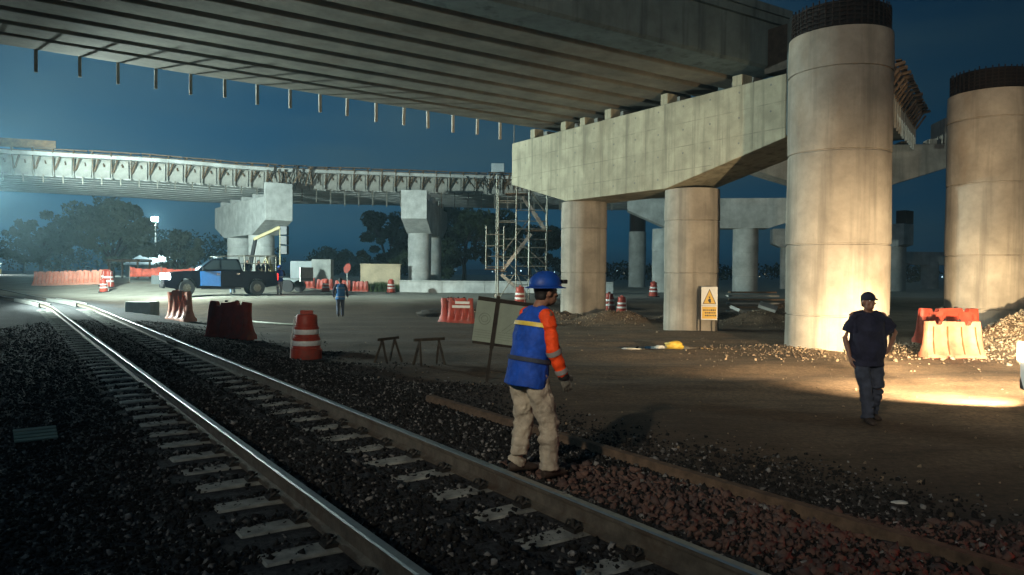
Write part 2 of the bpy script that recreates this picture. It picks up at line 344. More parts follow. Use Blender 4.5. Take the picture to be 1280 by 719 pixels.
def terrain():
    # an even fine patch near the camera, then rows that widen to the horizon
    gx = np.unique(np.concatenate([np.arange(-30, 26, .16), -30 - np.geomspace(.3, 3000, 60), 26 + np.geomspace(.3, 3000, 60)]))
    gy = np.unique(np.concatenate([np.arange(-2, 44, .16), -2 - np.geomspace(.5, 3000, 30), 44 + np.geomspace(.3, 4000, 70)]))
    X, Y = np.meshgrid(gx, gy); Z = height(X, Y)
    n, k = X.shape; co = np.stack([X.ravel(), Y.ravel(), Z.ravel()], 1)
    idx = np.arange(n * k).reshape(n, k); q = np.stack([idx[:-1, :-1], idx[:-1, 1:], idx[1:, 1:], idx[1:, :-1]], -1).reshape(-1, 4)
    me = bpy.data.meshes.new('ground'); me.vertices.add(len(co)); me.vertices.foreach_set('co', co.ravel().astype('f'))
    me.loops.add(q.size); me.loops.foreach_set('vertex_index', q.ravel().astype('i')); me.polygons.add(len(q)); me.polygons.foreach_set('loop_start', np.arange(0, q.size, 4, dtype='i'))
    me.update(calc_edges=True); me.shade_smooth()
    s, d = track_sd(X, Y)
    w = .6 * wob(X, Y, 2.0, 3, 8) + .25 * wob(X, Y, .5, 15, 8)
    bal = 1 - sst(1.8, 5.2, d + w * 1.2); bal = np.where(d < 0, 1., bal) * (1 - plateau(X, Y))
    road = road_mask(X, Y)
    edge = .60 * (1 - sst(3, 11, d + w * 2.2)) ; edge = np.maximum(edge, .72 * (1 - sst(-3, 5, X + w)) * (1 - road))  # darkens dirt near the track, and leftward to offset the floodlight's grazing light
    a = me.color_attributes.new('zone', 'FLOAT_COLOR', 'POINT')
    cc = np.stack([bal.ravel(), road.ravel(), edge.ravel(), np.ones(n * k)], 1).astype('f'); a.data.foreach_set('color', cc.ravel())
    o = bpy.data.objects.new('ground', me); C.objects.link(o); o['kind'] = 'structure'
    m = bpy.data.materials.new('ground'); m.use_nodes = True; t = m.node_tree; b = t.nodes['Principled BSDF']; N = t.nodes.new; L = t.links.new
    b.inputs['Roughness'].default_value = .92; b.inputs['Specular IOR Level'].default_value = .25
    at = N('ShaderNodeAttribute'); at.attribute_name = 'zone'; sp = N('ShaderNodeSeparateColor'); L(at.outputs['Color'], sp.inputs[0])
    tcn = N('ShaderNodeTexCoord')
    def nz(sc, det=6, r=.65, st=(1, 1, 1)):
        mp = N('ShaderNodeMapping'); mp.inputs['Scale'].default_value = st; L(tcn.outputs['Object'], mp.inputs[0]); k = N('ShaderNodeTexNoise'); k.inputs['Scale'].default_value = sc; k.inputs['Detail'].default_value = det; k.inputs['Roughness'].default_value = r; L(mp.outputs[0], k.inputs['Vector']); return k.outputs[0]
    def rampc(v, a, c0, bb, c1):
        k = N('ShaderNodeValToRGB'); k.color_ramp.elements[0].position = a; k.color_ramp.elements[0].color = (*c0, 1); k.color_ramp.elements[1].position = bb; k.color_ramp.elements[1].color = (*c1, 1); L(v, k.inputs[0]); return k.outputs[0]
    def mixc(f, A, B):
        k = N('ShaderNodeMix'); k.data_type = 'RGBA'; L(f, k.inputs['Factor']); L(A, k.inputs['A']); L(B, k.inputs['B']); return k.outputs['Result']
    dirt = rampc(nz(1.2, 8, .7, (.5, 1.3, 1)), .35, (.105, .072, .046), .68, (.24, .17, .11))
    fine = rampc(nz(14, 6, .75), .40, (.55, .55, .55), .62, (1.15, 1.12, 1.08))
    mu = N('ShaderNodeMix'); mu.data_type = 'RGBA'; mu.blend_type = 'MULTIPLY'; mu.inputs['Factor'].default_value = 1; L(dirt, mu.inputs['A']); L(fine, mu.inputs['B']); dirt = mu.outputs['Result']
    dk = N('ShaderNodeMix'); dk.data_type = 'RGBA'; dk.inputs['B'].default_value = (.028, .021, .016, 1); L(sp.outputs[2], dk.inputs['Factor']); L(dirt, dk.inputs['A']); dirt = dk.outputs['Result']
    road_c = rampc(nz(1.5, 8, .7, (.35, 1.6, 1)), .35, (.22, .21, .17), .65, (.42, .40, .33))
    ball_c = rampc(nz(22, 5, .8), .38, (.012, .012, .013), .72, (.075, .075, .078))
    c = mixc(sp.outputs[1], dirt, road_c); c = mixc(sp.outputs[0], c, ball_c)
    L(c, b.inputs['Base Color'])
    bp = N('ShaderNodeBump'); bp.inputs['Strength'].default_value = .8; bp.inputs['Distance'].default_value = .03; L(nz(9, 8, .75), bp.inputs['Height']); L(bp.outputs[0], b.inputs['Normal'])
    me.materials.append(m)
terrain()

def stones(name, P, size, mat_, squash=.6, label=None, cat=None, seed=1):
    """many angular stones as one mesh; P: (n,3) centres, size: (n,)"""
    r = np.random.default_rng(seed); n = len(P)
    base = np.array([(1, 0, 0), (-1, 0, 0), (0, 1, 0), (0, -1, 0), (0, 0, 1), (0, 0, -1), (.7, .7, .45), (-.65, .6, .5)], float)
    V = base[None] * (r.uniform(.55, 1.15, (n, 8, 1))) + r.normal(0, .16, (n, 8, 3))
    V[:, 6:] *= r.uniform(.7, 1.1, (n, 1, 1))
    q = r.normal(0, 1, (n, 4)); q /= np.linalg.norm(q, axis=1, keepdims=True); w, x, y, z = q.T
    Rm = np.stack([1 - 2 * (y * y + z * z), 2 * (x * y - z * w), 2 * (x * z + y * w), 2 * (x * y + z * w), 1 - 2 * (x * x + z * z), 2 * (y * z - x * w), 2 * (x * z - y * w), 2 * (y * z + x * w), 1 - 2 * (x * x + y * y)], -1).reshape(n, 3, 3)
    V = np.einsum('nij,nkj->nki', Rm, V * np.array((1, .85, squash))) * size[:, None, None] + P[:, None]
    F = np.array([(0, 6, 4), (6, 2, 4), (2, 7, 4), (7, 1, 4), (1, 3, 4), (3, 0, 4), (6, 0, 2), (7, 2, 1), (0, 5, 2), (2, 5, 1), (1, 5, 3), (3, 5, 0)])
    Fa = (F[None] + (np.arange(n) * 8)[:, None, None]).reshape(-1, 3)
    me = bpy.data.meshes.new(name); me.vertices.add(n * 8); me.vertices.foreach_set('co', V.reshape(-1).astype('f'))
    me.loops.add(Fa.size); me.loops.foreach_set('vertex_index', Fa.ravel().astype('i')); me.polygons.add(len(Fa)); me.polygons.foreach_set('loop_start', np.arange(0, Fa.size, 3, dtype='i'))
    me.update(calc_edges=True); me.materials.append(mat_)
    o = bpy.data.objects.new(name, me); C.objects.link(o); o['kind'] = 'stuff'
    if label: o['label'] = label; o['category'] = cat
    return o
def scatter(n, xr, yr, accept, szr, seed, lift=.25):
    r = np.random.default_rng(seed); x = r.uniform(*xr, n); y = r.uniform(*yr, n); k = accept(x, y, r); x, y = x[k], y[k]
    sz = r.uniform(szr[0], szr[1], len(x)) * r.choice([.5, .8, 1, 1.25, 1.8], len(x), p=[.2, .3, .3, .14, .06]); return np.stack([x, y, height(x, y) + sz * lift], 1), sz
# ballast: denser close by, none on the bare parts of the ties or on the rails
def acc(x, y, r):
    s, d = track_sd(x, y); dist = np.hypot(x, y)
    p = np.clip(9.0 / dist, 0, 1) ** 1.6; p = p * (1 - plateau(x, y))
    out = ((d > -6) & (r.random(len(x)) < 1 - sst(1.9, 4.9, d + .9 * wob(x, y, 1.5, 3, 6)))) & (dist > .7)
    rail = (np.abs(np.abs(d) - .7525) < .10)
    ph = np.mod(s, .6); tie = (ph < .32)
    bare = tie & (((d > -1.42) & (d < -.85)) | ((d > .18) & (d < .66) & (r.random(len(x)) < .72)))
    return out & ~rail & ~(bare & (r.random(len(x)) < .93)) & (r.random(len(x)) < p)
P, sz = scatter(640000, (-16, 9), (.4, 26), acc, (.011, .028), 3)
stones('track_ballast', P, sz, M['stone'], label='dark crushed stone ballast heaped around the railway sleepers and rails', cat='ballast', seed=4)
def acc2(x, y, r):
    s, d = track_sd(x, y); return (d > 1.15) & (d < 2.35 + .3 * wob(x, y, .7, 3, 6)) & (y < 6.8) & (y > 2) | (d > 2.85) & (d < 4.6 + .5 * wob(x, y, .7, 3, 6)) & (y < 6) & (y > 2) & (r.random(len(x)) < .5)
P, sz = scatter(26000, (-1.5, 7), (2, 7), acc2, (.02, .042), 5, .35)
stones('gravel_bed', P, sz, M['redlit_stone'], label='crushed gravel strip coloured with red tail light glow between the right rail and the half buried old rail', cat='gravel', seed=6)
def acc3(x, y, r):
    g = 0
    for (px, py, h, rx, ry) in PILES: g = g + np.exp(-(((x - px) / (rx * 1.25)) ** 2 + ((y - py) / (ry * 1.25)) ** 2))
    return r.random(len(x)) < np.clip(g, 0, 1) * .9
P, sz = scatter(60000, (-4, 24), (16, 37), acc3, (.012, .05), 8)
stones('rubble', P, sz, M['brownstone'], label='loose brown rubble and clods over the dirt heaps by the column bases', cat='rubble', seed=9)
def acc5(x, y, r): return r.random(len(x)) < np.clip(np.exp(-(((x - 15.0) / 3.4) ** 2 + ((y - 19.8) / 1.8) ** 2)) * 1.3, 0, 1)
P, sz = scatter(16000, (10.5, 19), (17, 23), acc5, (.015, .06), 18)
stones('gravel_mound', P, sz, M['palestone'], label='pale sandy gravel mound heaped against the far right column', cat='gravel', seed=19)
def acc4(x, y, r):
    s, d = track_sd(x, y); return (d > 3) & (r.random(len(x)) < .5 * np.exp(-np.hypot(x, y) / 14))
P, sz = scatter(11000, (-12, 16), (5, 30), acc4, (.008, .026), 10)
stones('pebbles', P, sz, M['brownstone'], label='small loose pebbles scattered over the brown dirt yard', cat='pebbles', seed=11)
# ------------------------------------------------------------------ railway
trk = empty('railway_track', 'steel railway track on concrete sleepers, running from the bottom right towards the level crossing', 'railway track')
def tpt(s, off=0.):
    o = off + float(curve_off(np.array(s))); return Vector((3.13 + TD[0] * s + TN[0] * o, TD[1] * s + TN[1] * o, 0))
prof = [(-.066, 0), (-.066, .012), (-.012, .034), (-.010, .120), (-.034, .134), (-.036, .160), (-.026, .170), (.026, .170), (.036, .160), (.034, .134), (.010, .120), (.012, .034), (.066, .012), (.066, 0)]
def rail_mesh(off, ss, z, prof):
    mb = MB(); n = len(prof)
    for s in ss:
        p = tpt(s, off); a = tpt(s + .1, off) - tpt(s - .1, off); a.normalize(); nn = Vector((a.y, -a.x, 0))
        zr = float(rise(np.array(p.x), np.array(p.y)))
        for u, w in prof: mb.v.append(tuple(p + nn * u + Vector((0, 0, z + zr + w))))
    for i in range(len(ss) - 1):
        for j in range(n):
            j2 = (j + 1) % n; mb.f.append((i * n + j, (i + 1) * n + j, (i + 1) * n + j2, i * n + j2)); mb.m.append(1 if j in (5, 6, 7) else 0)
    mb.f += [tuple(range(n)), tuple(reversed(range((len(ss) - 1) * n, len(ss) * n)))]; mb.m += [0, 0]
    return mb
ss = list(np.arange(-5, 38, 1.5)) + list(np.arange(38, 78, 1.))
for off in (-.7525, .7525): rail_mesh(off, ss, .25, prof).build('rail', [M['railside'], M['railtop']], trk, smooth=False)
sl = MB()
prs = [(-1.30, .035), (-1.28, .0), (-.98, .0), (-.90, .012), (-.62, .012), (-.45, -.02), (-.2, -.045), (.2, -.045), (.45, -.02), (.62, .012), (.90, .012), (.98, .0), (1.28, .0), (1.30, .035)]
pr2 = []
sec = [(-1.31, -.05), (-1.27, -.005), (-.98, 0), (-.90, 0), (-.62, 0), (-.42, -.004), (-.15, -.012), (.15, -.012), (.42, -.004), (.62, 0), (.90, 0), (.98, 0), (1.27, -.005), (1.31, -.05)]
n = len(sec)
for x, zt in sec:
    for yy, zz in ((-.12, -.2), (-.105, zt - .012), (-.09, zt), (.09, zt), (.105, zt - .012), (.12, -.2)): sl.v.append((x, yy, zz))
for i in range(n - 1):
    for j in range(6):
        j2 = (j + 1) % 6; sl.f.append((i * 6 + j, (i + 1) * 6 + j, (i + 1) * 6 + j2, i * 6 + j2)); sl.m.append(0)
sl.f += [tuple(range(6)), tuple(reversed(range((n - 1) * 6, n * 6)))]; sl.m += [0, 0]
clipm = MB()
clipm.box((0, 0, .012), (.09, .12, .024)); clipm.tube([(-.03, -.05, .03), (0, -.06, .055), (.04, -.02, .05), (.045, .03, .045), (.0, .06, .055), (-.035, .045, .03)], .010, 6); clipm.tube([(.0, 0, .02), (0, 0, .075)], .016, 6)
clip_me = clipm.mesh('rail_clip', M['clip'])
ang = math.atan2(TN[1], TN[0]); first = None
for i in range(70):
    s = -1.0 + i * .6 + .12 + random.uniform(-.02, .02); p = tpt(s); rz = ang + random.gauss(0, .012)
    if first is None:
        first = sl.build('sleeper', M['sleeper'], trk); o = first
    else: o = inst(first, trk)
    o.location = (p.x, p.y, .252 + random.uniform(-.006, .004)); o.rotation_euler = (0, 0, rz)
    if i < 26:
        for cx, fl in ((-.7525 - .105, 0), (-.7525 + .105, math.pi), (.7525 - .105, 0), (.7525 + .105, math.pi)):
            c = bpy.data.objects.new('rail_clip', clip_me); C.objects.link(c); c.parent = o; c.location = (cx, 0, .001); c.rotation_euler = (0, 0, fl)
# joint bar on the right rail
# guard flangeway rails of the level crossing
for off in (-.98, -.53, .53, .98):
    rail_mesh(off, list(np.arange(43, 52, 1.)), .255, [(-.03, 0), (-.03, .165), (.03, .165), (.03, 0)]).build('guard_rail', M['steel'], trk)
jb = MB(); jb.bar(tpt(20.2, .7) + Vector((0, 0, .33)), tpt(21.1, .7) + Vector((0, 0, .33)), .03, .09)
for k in range(4): q = tpt(20.32 + k * .22, .675) + Vector((0, 0, .33)); jb.box(q, (.04, .04, .04))
jb.build('joint_bar', M['railside'], trk)
# old rail lying half buried beside the ballast
old = empty('old_rail', 'old rusty rail lying half buried in gravel, right of the track behind the worker', 'rail')
rail_mesh(2.52, [-3, 0, 3, 6, 8, 9.6, 11.3], .075, [(-.10, -.05), (-.10, .03), (-.05, .12), (-.045, .17), (.045, .17), (.05, .12), (.10, .03), (.10, -.05)]).build('rail_head', M['oldrail'], old)
# loose concrete pieces, plank lying on the left verge
pal = empty('wooden_pallet_end', 'small slatted wooden crate end lying on the dark ground left of the track', 'pallet', (-5.0, 7.8, H(-5.0, 7.8) + .07), R(38)); pal.rotation_euler.x = R(22); pal.scale = (.62, .75, .75)
for k in range(4): b_ = MB(); b_.box((0, -.12 + k * .08, .02 + .004 * k), (.62, .055, .02)); b_.build('slat', M['board'], pal)
b_ = MB(); b_.box((.27, 0, .0), (.05, .33, .03)); b_.build('cross_batten', M['greywall'], pal)

# ------------------------------------------------------------------ main overpass
BD = Vector((-.866, -.5, .0275)).normalized(); BU = Vector((.5, -.866, 0))      # along the deck to the left, across the deck to the near side
A0 = Vector((.87, 34.15, 8.70)); WID = 12.45; NG = 9; SP = WID / NG
def bp(s, w, z): return A0 + BD * s + BU * w + Vector((0, 0, z))
deck = empty('overpass_deck', 'large concrete overpass deck of parallel girders crossing overhead from the left', 'bridge deck')
gp = None
sp_ = SP
sec = [(.18, 0.04), (.23, 0), (sp_ - .23, 0), (sp_ - .18, .04), (sp_ - .18, .17), (sp_ - .42, .36), (sp_ - .42, 1.2), (sp_ - .1, 1.36), (.1, 1.36), (.42, 1.2), (.42, .36), (.18, .17)]
for g in range(NG):
    mb = MB()
    sc_ = list(sec)
    if g == NG - 1: sc_ = [(.10, 0.03), (.14, 0), (sp_ - .10, 0), (sp_ - .0, .09), (sp_ - .0, 1.45), (.1, 1.45), (.42, 1.2), (.42, .36), (.10, .17)]
    if g == 0: sc_ = [(0, .08), (.06, 0), (sp_ - .14, 0), (sp_ - .10, .03), (sp_ - .10, .17), (sp_ - .42, .36), (sp_ - .42, 1.2), (sp_ - .1, 1.36), (0, 1.36)]
    n = len(sc_); st = [-2.0, 6, 13, 20, 27, 34]
    for s in st:
        for u, w in sc_: mb.v.append(tuple(bp(s, g * SP + u, w)))
    for i in range(len(st) - 1):
        for j in range(n): mb.f.append((i * n + j, (i + 1) * n + j, (i + 1) * n + (j + 1) % n, i * n + (j + 1) % n)); mb.m.append(0)
    mb.f += [tuple(range(n)), tuple(reversed(range((len(st) - 1) * n, len(st) * n)))]; mb.m += [0, 0]
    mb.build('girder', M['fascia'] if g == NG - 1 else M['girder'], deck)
mb = MB(); c8 = [bp(s, w, z) for z in (1.453, 1.70) for s, w in ((-2.1, -.25), (34, -.25), (34, WID + .12), (-2.1, WID + .12))]
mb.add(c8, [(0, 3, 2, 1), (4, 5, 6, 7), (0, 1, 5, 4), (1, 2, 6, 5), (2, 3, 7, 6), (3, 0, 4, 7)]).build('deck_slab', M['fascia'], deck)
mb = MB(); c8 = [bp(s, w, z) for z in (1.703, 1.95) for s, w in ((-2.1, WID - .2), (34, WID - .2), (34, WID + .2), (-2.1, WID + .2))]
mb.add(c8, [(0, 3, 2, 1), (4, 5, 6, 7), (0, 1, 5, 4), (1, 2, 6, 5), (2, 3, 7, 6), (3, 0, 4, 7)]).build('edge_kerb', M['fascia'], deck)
post0 = None
for k in range(24):
    s = 1.6 + k * 1.168 + random.uniform(-.06, .06); p = bp(s, -.06, 0)
    if post0 is None:
        mb = MB(); mb.box((0, 0, -.13), (.105, .09, 1.1)); mb.box((0, 0, -.66), (.03, .03, .06)); mb.box((0, .06, .30), (.05, .1, .06)); post0 = mb.build('formwork_post', M['ply'], deck); q = post0
    else: q = inst(post0, deck)
    q.location = p; q.rotation_euler = (random.gauss(0, .02), random.gauss(0, .02), R(30)); q.scale = (1, 1, random.uniform(.94, 1.08))

# ------------------------------------------------------------------ pier caps
def cap_mesh(L, w, ztop, zend, zmid, h1, h2):
    """cap beam along local x from 0 to L, width w, haunches over h1 and h2"""
    return MB().prism([(0, ztop), (0, zend), (h1, zmid), (L - h2, zmid), (L, zend), (L, ztop)], -w / 2, w / 2, 'y')
def column_prof(r, z0, z1, lifts):
    pr = [(r + .01, z0)]
    for k, z in enumerate(lifts):
        rr = r + (.010 if k % 2 else -.006); pr += [(rr, z - .03), (rr - .035, z - .018), (rr - .035, z + .012), (rr + .006, z + .022), (rr + .012, z + .2)]
    return pr + [(r, z1)]
def rings(r, z0, z1, step=1.22): return [z0 + step * k for k in range(int((z1 - z0) / step))]
def column(mb, c, r, z0, z1, lifts, n=48): mb.lathe(column_prof(r, z0, z1, lifts), n, c); return mb
def pier(label, near, far, w, ztop, zend, zmid, h1, h2, cols, r, z0, group=None, m='cap', mc='col', stops=(0, 0), ped=0, pedh=.42, base=None, name='bridge_pier'):
    near, far = Vector((*near, 0)), Vector((*far, 0)); d = far - near; L = d.length; rz = math.atan2(d.y, d.x)
    t = empty(name, label, 'bridge pier', (near.x, near.y, 0), rz, group)
    cap_mesh(L, w, ztop, zend, zmid, h1, h2).build('cap_beam', M[m], t, bevel=.03)
    for cx in cols:
        cb = MB(); column(cb, (cx, 0, 0), r, z0, zmid - .002, [z0 + 2.2, z0 + 4.1]); cb.build('column', M[mc], t, smooth=True)
    for e_, hh in enumerate(stops):
        if hh:
            sb = MB(); x0 = .175 if e_ == 0 else L - .175; sb.box((x0, 0, (zend + ztop + hh) / 2), (.354, w + .006, ztop + hh - zend)); sb.build('end_block', M[m], t, bevel=.03)
    if ped:
        p0 = None
        for k in range(ped):
            x = .9 + (L - 1.8) * k / (ped - 1)
            if p0 is None: p0 = MB().box((0, 0, pedh / 2), (.42, w * .5, pedh)).build('bearing_pedestal', M[m], t, bevel=.02); q = p0
            else: q = inst(p0, t)
            q.location = (x + random.uniform(-.08, .08), -w * .22 if k % 2 else w * .1, ztop + .001)
    return t
# the near pier: its front face runs from (-.06,35.4) to (8.31,22.8)
mp_ = pier('large hammerhead concrete pier holding up the end of the overhead deck', (9.18, 23.37), (.81, 35.98), 2.1, 8.2, 6.25, 5.15, 5.0, 4.2, (), 1, 0, m='cap')
for (cx, cy, zz) in ((6.62, 27.5, -.2), (3.13, 32.65, -.2)):
    cb = MB(); column(cb, (0, 0, 0), .985, zz, 5.148, [2.1, 4.0]); o = cb.build('column', M['col'], mp_, smooth=True); o.matrix_parent_inverse = Matrix.Identity(4)
    inv = (Matrix.Translation(mp_.location) @ Matrix.Rotation(mp_.rotation_euler.z, 4, 'Z')).inverted(); o.location = inv @ Vector((cx, cy, 0))
L_ = 15.13
for i, (x, sz_) in enumerate(((1.9, (.40, .5, .36)), (5.2, (.36, .5, .40)), (8.3, (.38, .5, .40)), (9.9, (.34, .5, .34)), (11.2, (.36, .5, .38)), (13.5, (.36, .5, .42)))):
    q = MB().box((0, 0, sz_[2] / 2), sz_).build('bearing_pedestal', M['cap'], mp_, bevel=.02); q.location = (x, .76 if x > 0 else 0, 8.201)
    q = MB().box((0, 0, .22), (.9, .9, .44)).build('bearing_block', M['slab'], mp_); q.location = (x + .5, -.3, 8.201)
tb_ = MB(); 
for k in range(12):
    for q_ in range(4):
        x_ = .55 + 1.22 * k; z_ = 5.50 + .82 * q_; lo_ = 6.25 - 1.1 * min(1, x_ / 5.0) if x_ < 5 else (5.15 if x_ < 10.9 else 5.15 + 1.1 * (x_ - 10.93) / 4.2)
        if lo_ + .2 < z_ < 8.1: tb_.lathe([(.035, 0), (.035, .004)], 8); n_ = 16; tb_.v[-n_:] = [(x_ + v[0], 1.0505 + v[2], z_ + v[1]) for v in tb_.v[-n_:]]
tb_.build('tie_hole', M['slab'], mp_)['kind'] = 'stuff'
# end wall (lateral stop) rising past the deck at the near end of the cap
q = MB().prism([(-1.05, 6.3), (-1.05, 9.75), (-.85, 9.98), (.85, 9.98), (1.05, 9.75), (1.05, 6.3)], -.36, -.003, 'x'); q.build('end_wall', M['fascia'], mp_, bevel=.02)
q = MB().box((.75, -.2, 9.2), (.9, 1.5, 1.4)); q.build('end_stop_form', M['dtimber'], mp_)

# free standing columns with rebar cages
def lone_column(label, x, y, r, ztop, cage, lifts, mname='col', z0=-.3, nb=44, name='bridge_column', cagem='rust', grp=None):
    t = empty(name, label, 'bridge column', (x, y, 0), 0, grp)
    cb = MB(); column(cb, (0, 0, 0), r, z0, ztop, lifts, 64); cb.build('shaft', M[mname], t, smooth=True)
    rb = MB()
    for k in range(nb):
        a = 2 * math.pi * k / nb; rr = r * .93
        rb.tube([(rr * math.cos(a), rr * math.sin(a), ztop - .05), (rr * math.cos(a) + random.gauss(0, .01), rr * math.sin(a) + random.gauss(0, .01), ztop + cage + random.uniform(-.02, .03))], .02, 5)
    rb.build('rebar', M['rebar'], t)['kind'] = 'stuff'
    hb = MB(); z = ztop + .06
    while z < ztop + cage - .05:
        pts = [(r * .95 * math.cos(2 * math.pi * k / 32), r * .95 * math.sin(2 * math.pi * k / 32), z) for k in range(33)]; hb.tube(pts, .013, 5, cap=False); z += .11
    hb.build('hoop', M['rebar'], t)['kind'] = 'stuff'
    cw = MB(); cw.lathe([(r * .88, ztop - .02), (r * .88, ztop + cage * .93)], 40); cw.build('cage_wrap', M[cagem], t, smooth=True)
    return t
lone_column('tall thick round column with a rusty rebar cage on top, just behind the man in the dark shirt', 8.74, 20.05, 1.29, 8.35, .74, [1.0, 2.85, 5.25, 7.35])
lone_column('second tall thick column with a rebar cage, cut by the right edge of the photo', 16.0, 25.0, 1.29, 8.10, .74, [1.0, 2.75, 5.1, 7.2])

# ------------------------------------------------------------------ curved ramp bridge behind
Np = [(-48, 44, 8.5), (-40, 47.5, 8.45), (-34.4, 50, 8.42), (-25.6, 54, 8.48), (-19.5, 58, 8.5), (-12.7, 62, 8.8), (-2.8, 65, 8.95), (8, 66.5, 9.0), (16, 66.5, 9.05)]
Fp = [(-56, 56, 8.6), (-48, 59.5, 8.55), (-42.5, 61.7, 8.5), (-35, 66.5, 8.55), (-28.2, 71, 8.55), (-15.3, 75, 8.85), (-3.4, 79, 8.98), (8, 80.5, 9.0), (16, 80.5, 9.05)]
def cr_(pts, t):
    n = len(pts) - 1; t = max(0, min(n - 1e-6, t)); i = int(t); f = t - i
    P = [Vector(pts[max(0, min(n, i + k))]) for k in (-1, 0, 1, 2)]
    return .5 * ((2 * P[1]) + (P[2] - P[0]) * f + (2 * P[0] - 5 * P[1] + 4 * P[2] - P[3]) * f * f + (-P[0] + 3 * P[1] - 3 * P[2] + P[3]) * f ** 3)
rampb = empty('curved_ramp_bridge', 'long curved concrete ramp bridge with timber formwork brackets along its edge, crossing behind', 'bridge')
TT = np.linspace(0, 8, 60)
def rp(t, w, z): a, b = cr_(Np, t), cr_(Fp, t); v = a.lerp(b, w); v.z += z; return v
ng = 9
for g in range(ng):
    mb = MB(); w0, w1 = g / ng + .014, (g + 1) / ng - .014; sec = [(w0, 0), (w1, 0), (w1, .18), (w1 - .03, .35), (w1 - .03, 1.3), (w0 + .03, 1.3), (w0 + .03, .35), (w0, .18)]
    n = 8
    for t in TT:
        for w, z in sec: mb.v.append(tuple(rp(t, w, z)))
    for i in range(len(TT) - 1):
        for j in range(n): mb.f.append((i * n + j, (i + 1) * n + j, (i + 1) * n + (j + 1) % n, i * n + (j + 1) % n)); mb.m.append(0)
    mb.f += [tuple(range(n)), tuple(range(len(TT) * n - n, len(TT) * n))]; mb.m += [0, 0]
    mb.build('girder', M['white'], rampb)
mb = MB()
for t in TT:
    for w, z in ((-.06, 1.302), (1.06, 1.302), (1.06, 1.55), (-.06, 1.55)): mb.v.append(tuple(rp(t, w, z)))
for i in range(len(TT) - 1):
    for j in range(4): mb.f.append((i * 4 + j, (i + 1) * 4 + j, (i + 1) * 4 + (j + 1) % 4, i * 4 + (j + 1) % 4)); mb.m.append(0)
mb.build('deck_slab', M['white'], rampb)
# bracket: pale panel, timber strut, upright, drop post, ledger
br = MB()
br.box((0, .10, .80), (1.02, .05, 1.5), mi=0)                       # panel facing outwards (-y)
br.box((-.55, -.04, .80), (.09, .22, 1.72), mi=2)                    # upright
br.bar((-.45, -.05, .45), (-.04, -.42, 1.62), .10, .09, mi=1)        # diagonal strut
br.bar((-.52, .06, 1.66), (-.52, -.75, 1.70), .09, .10, mi=1)        # outrigger
br.bar((-.52, -.05, .25), (-.52, -.72, 1.64), .06, .08, mi=1)
br.bar((.1, .02, 1.05), (.16, -.06, .82), .07, .07, mi=1)
br_me = br.mesh('formwork_bracket', [M['ply'], M['timber'], M['ply']])
po_me = MB().box((0, 0, -.5), (.075, .075, 1.0)).mesh('drop_post', M['tubes'])
cum = [0.]; Ts = np.linspace(0, 8, 800); Pt = [cr_(Np, t) for t in Ts]
for i in range(1, 800): cum.append(cum[-1] + (Pt[i] - Pt[i - 1]).length)
s = 1.
while s < cum[-1] - 1:
    t = float(np.interp(s, cum, Ts)); p = cr_(Np, t); d = cr_(Np, t + .02) - cr_(Np, t - .02); rz = math.atan2(d.y, d.x)
    if p.x < 9:
        o = bpy.data.objects.new('formwork_bracket', br_me); C.objects.link(o); o.parent = rampb; o.location = p + Vector((math.sin(rz) * .16, -math.cos(rz) * .16, 0)); o.rotation_euler = (random.gauss(0, .015), random.gauss(0, .012), rz)
        o = bpy.data.objects.new('drop_post', po_me); C.objects.link(o); o.parent = rampb; o.location = p + Vector((math.sin(rz) * .12, -math.cos(rz) * .12, .1)); o.rotation_euler = (0, 0, rz); o.scale = (1, 1, float(np.interp(p.x, [-40, -20, -14, 0], [.5, .6, 1.35, 1.4])))
    s += 1.17
# timber rail and walkway planks on the outriggers
for seg in range(22):
    t0, t1 = .3 + seg * .32, .3 + seg * .32 + .31; a, b = rp(t0, -.035, 1.80 + random.uniform(-.03, .05)), rp(t1, -.035, 1.80 + random.uniform(-.03, .05))
    MB().bar(a, b, .32, .07).build('walkway_plank', M['timber'], rampb)
    a, b = rp(t0, -.05, 1.58 + random.uniform(-.03, .03)), rp(t1, -.05, 1.58 + random.uniform(-.03, .03)); MB().bar(a, b, .1, .12).build('ledger', M['timber'], rampb)
a, b = rp(1.95, -.02, 2.15), rp(2.35, -.02, 2.15); MB().bar(a, b, .06, .5).build('timber_guard', M['timber'], rampb)
for (t0, n0) in ((4.05, 14), (5.95, 12)):    # tangle of braces over each pier
    for k in range(n0):
        t = t0 + k * .035; a = rp(t, -.06, random.uniform(.2, .5)); b = rp(t + random.uniform(-.08, .08), -.07, random.uniform(1.3, 1.85)); MB().bar(a, b, .06, .08).build('timber_brace', M['timber' if k % 2 else 'dtimber'], rampb)

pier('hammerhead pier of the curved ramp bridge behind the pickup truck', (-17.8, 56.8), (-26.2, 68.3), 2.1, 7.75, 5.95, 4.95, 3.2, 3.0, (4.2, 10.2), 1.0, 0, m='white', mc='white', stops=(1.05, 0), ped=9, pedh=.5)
pier('hammerhead pier of the curved ramp bridge standing behind the long low concrete wall', (-7.82, 59), (-7.3, 71.5), 2.05, 7.85, 6.35, 5.30, 2.6, 2.6, (2.9, 9.0), .95, 0, m='white', mc='white', stops=(.75, 0), ped=9, pedh=.6)
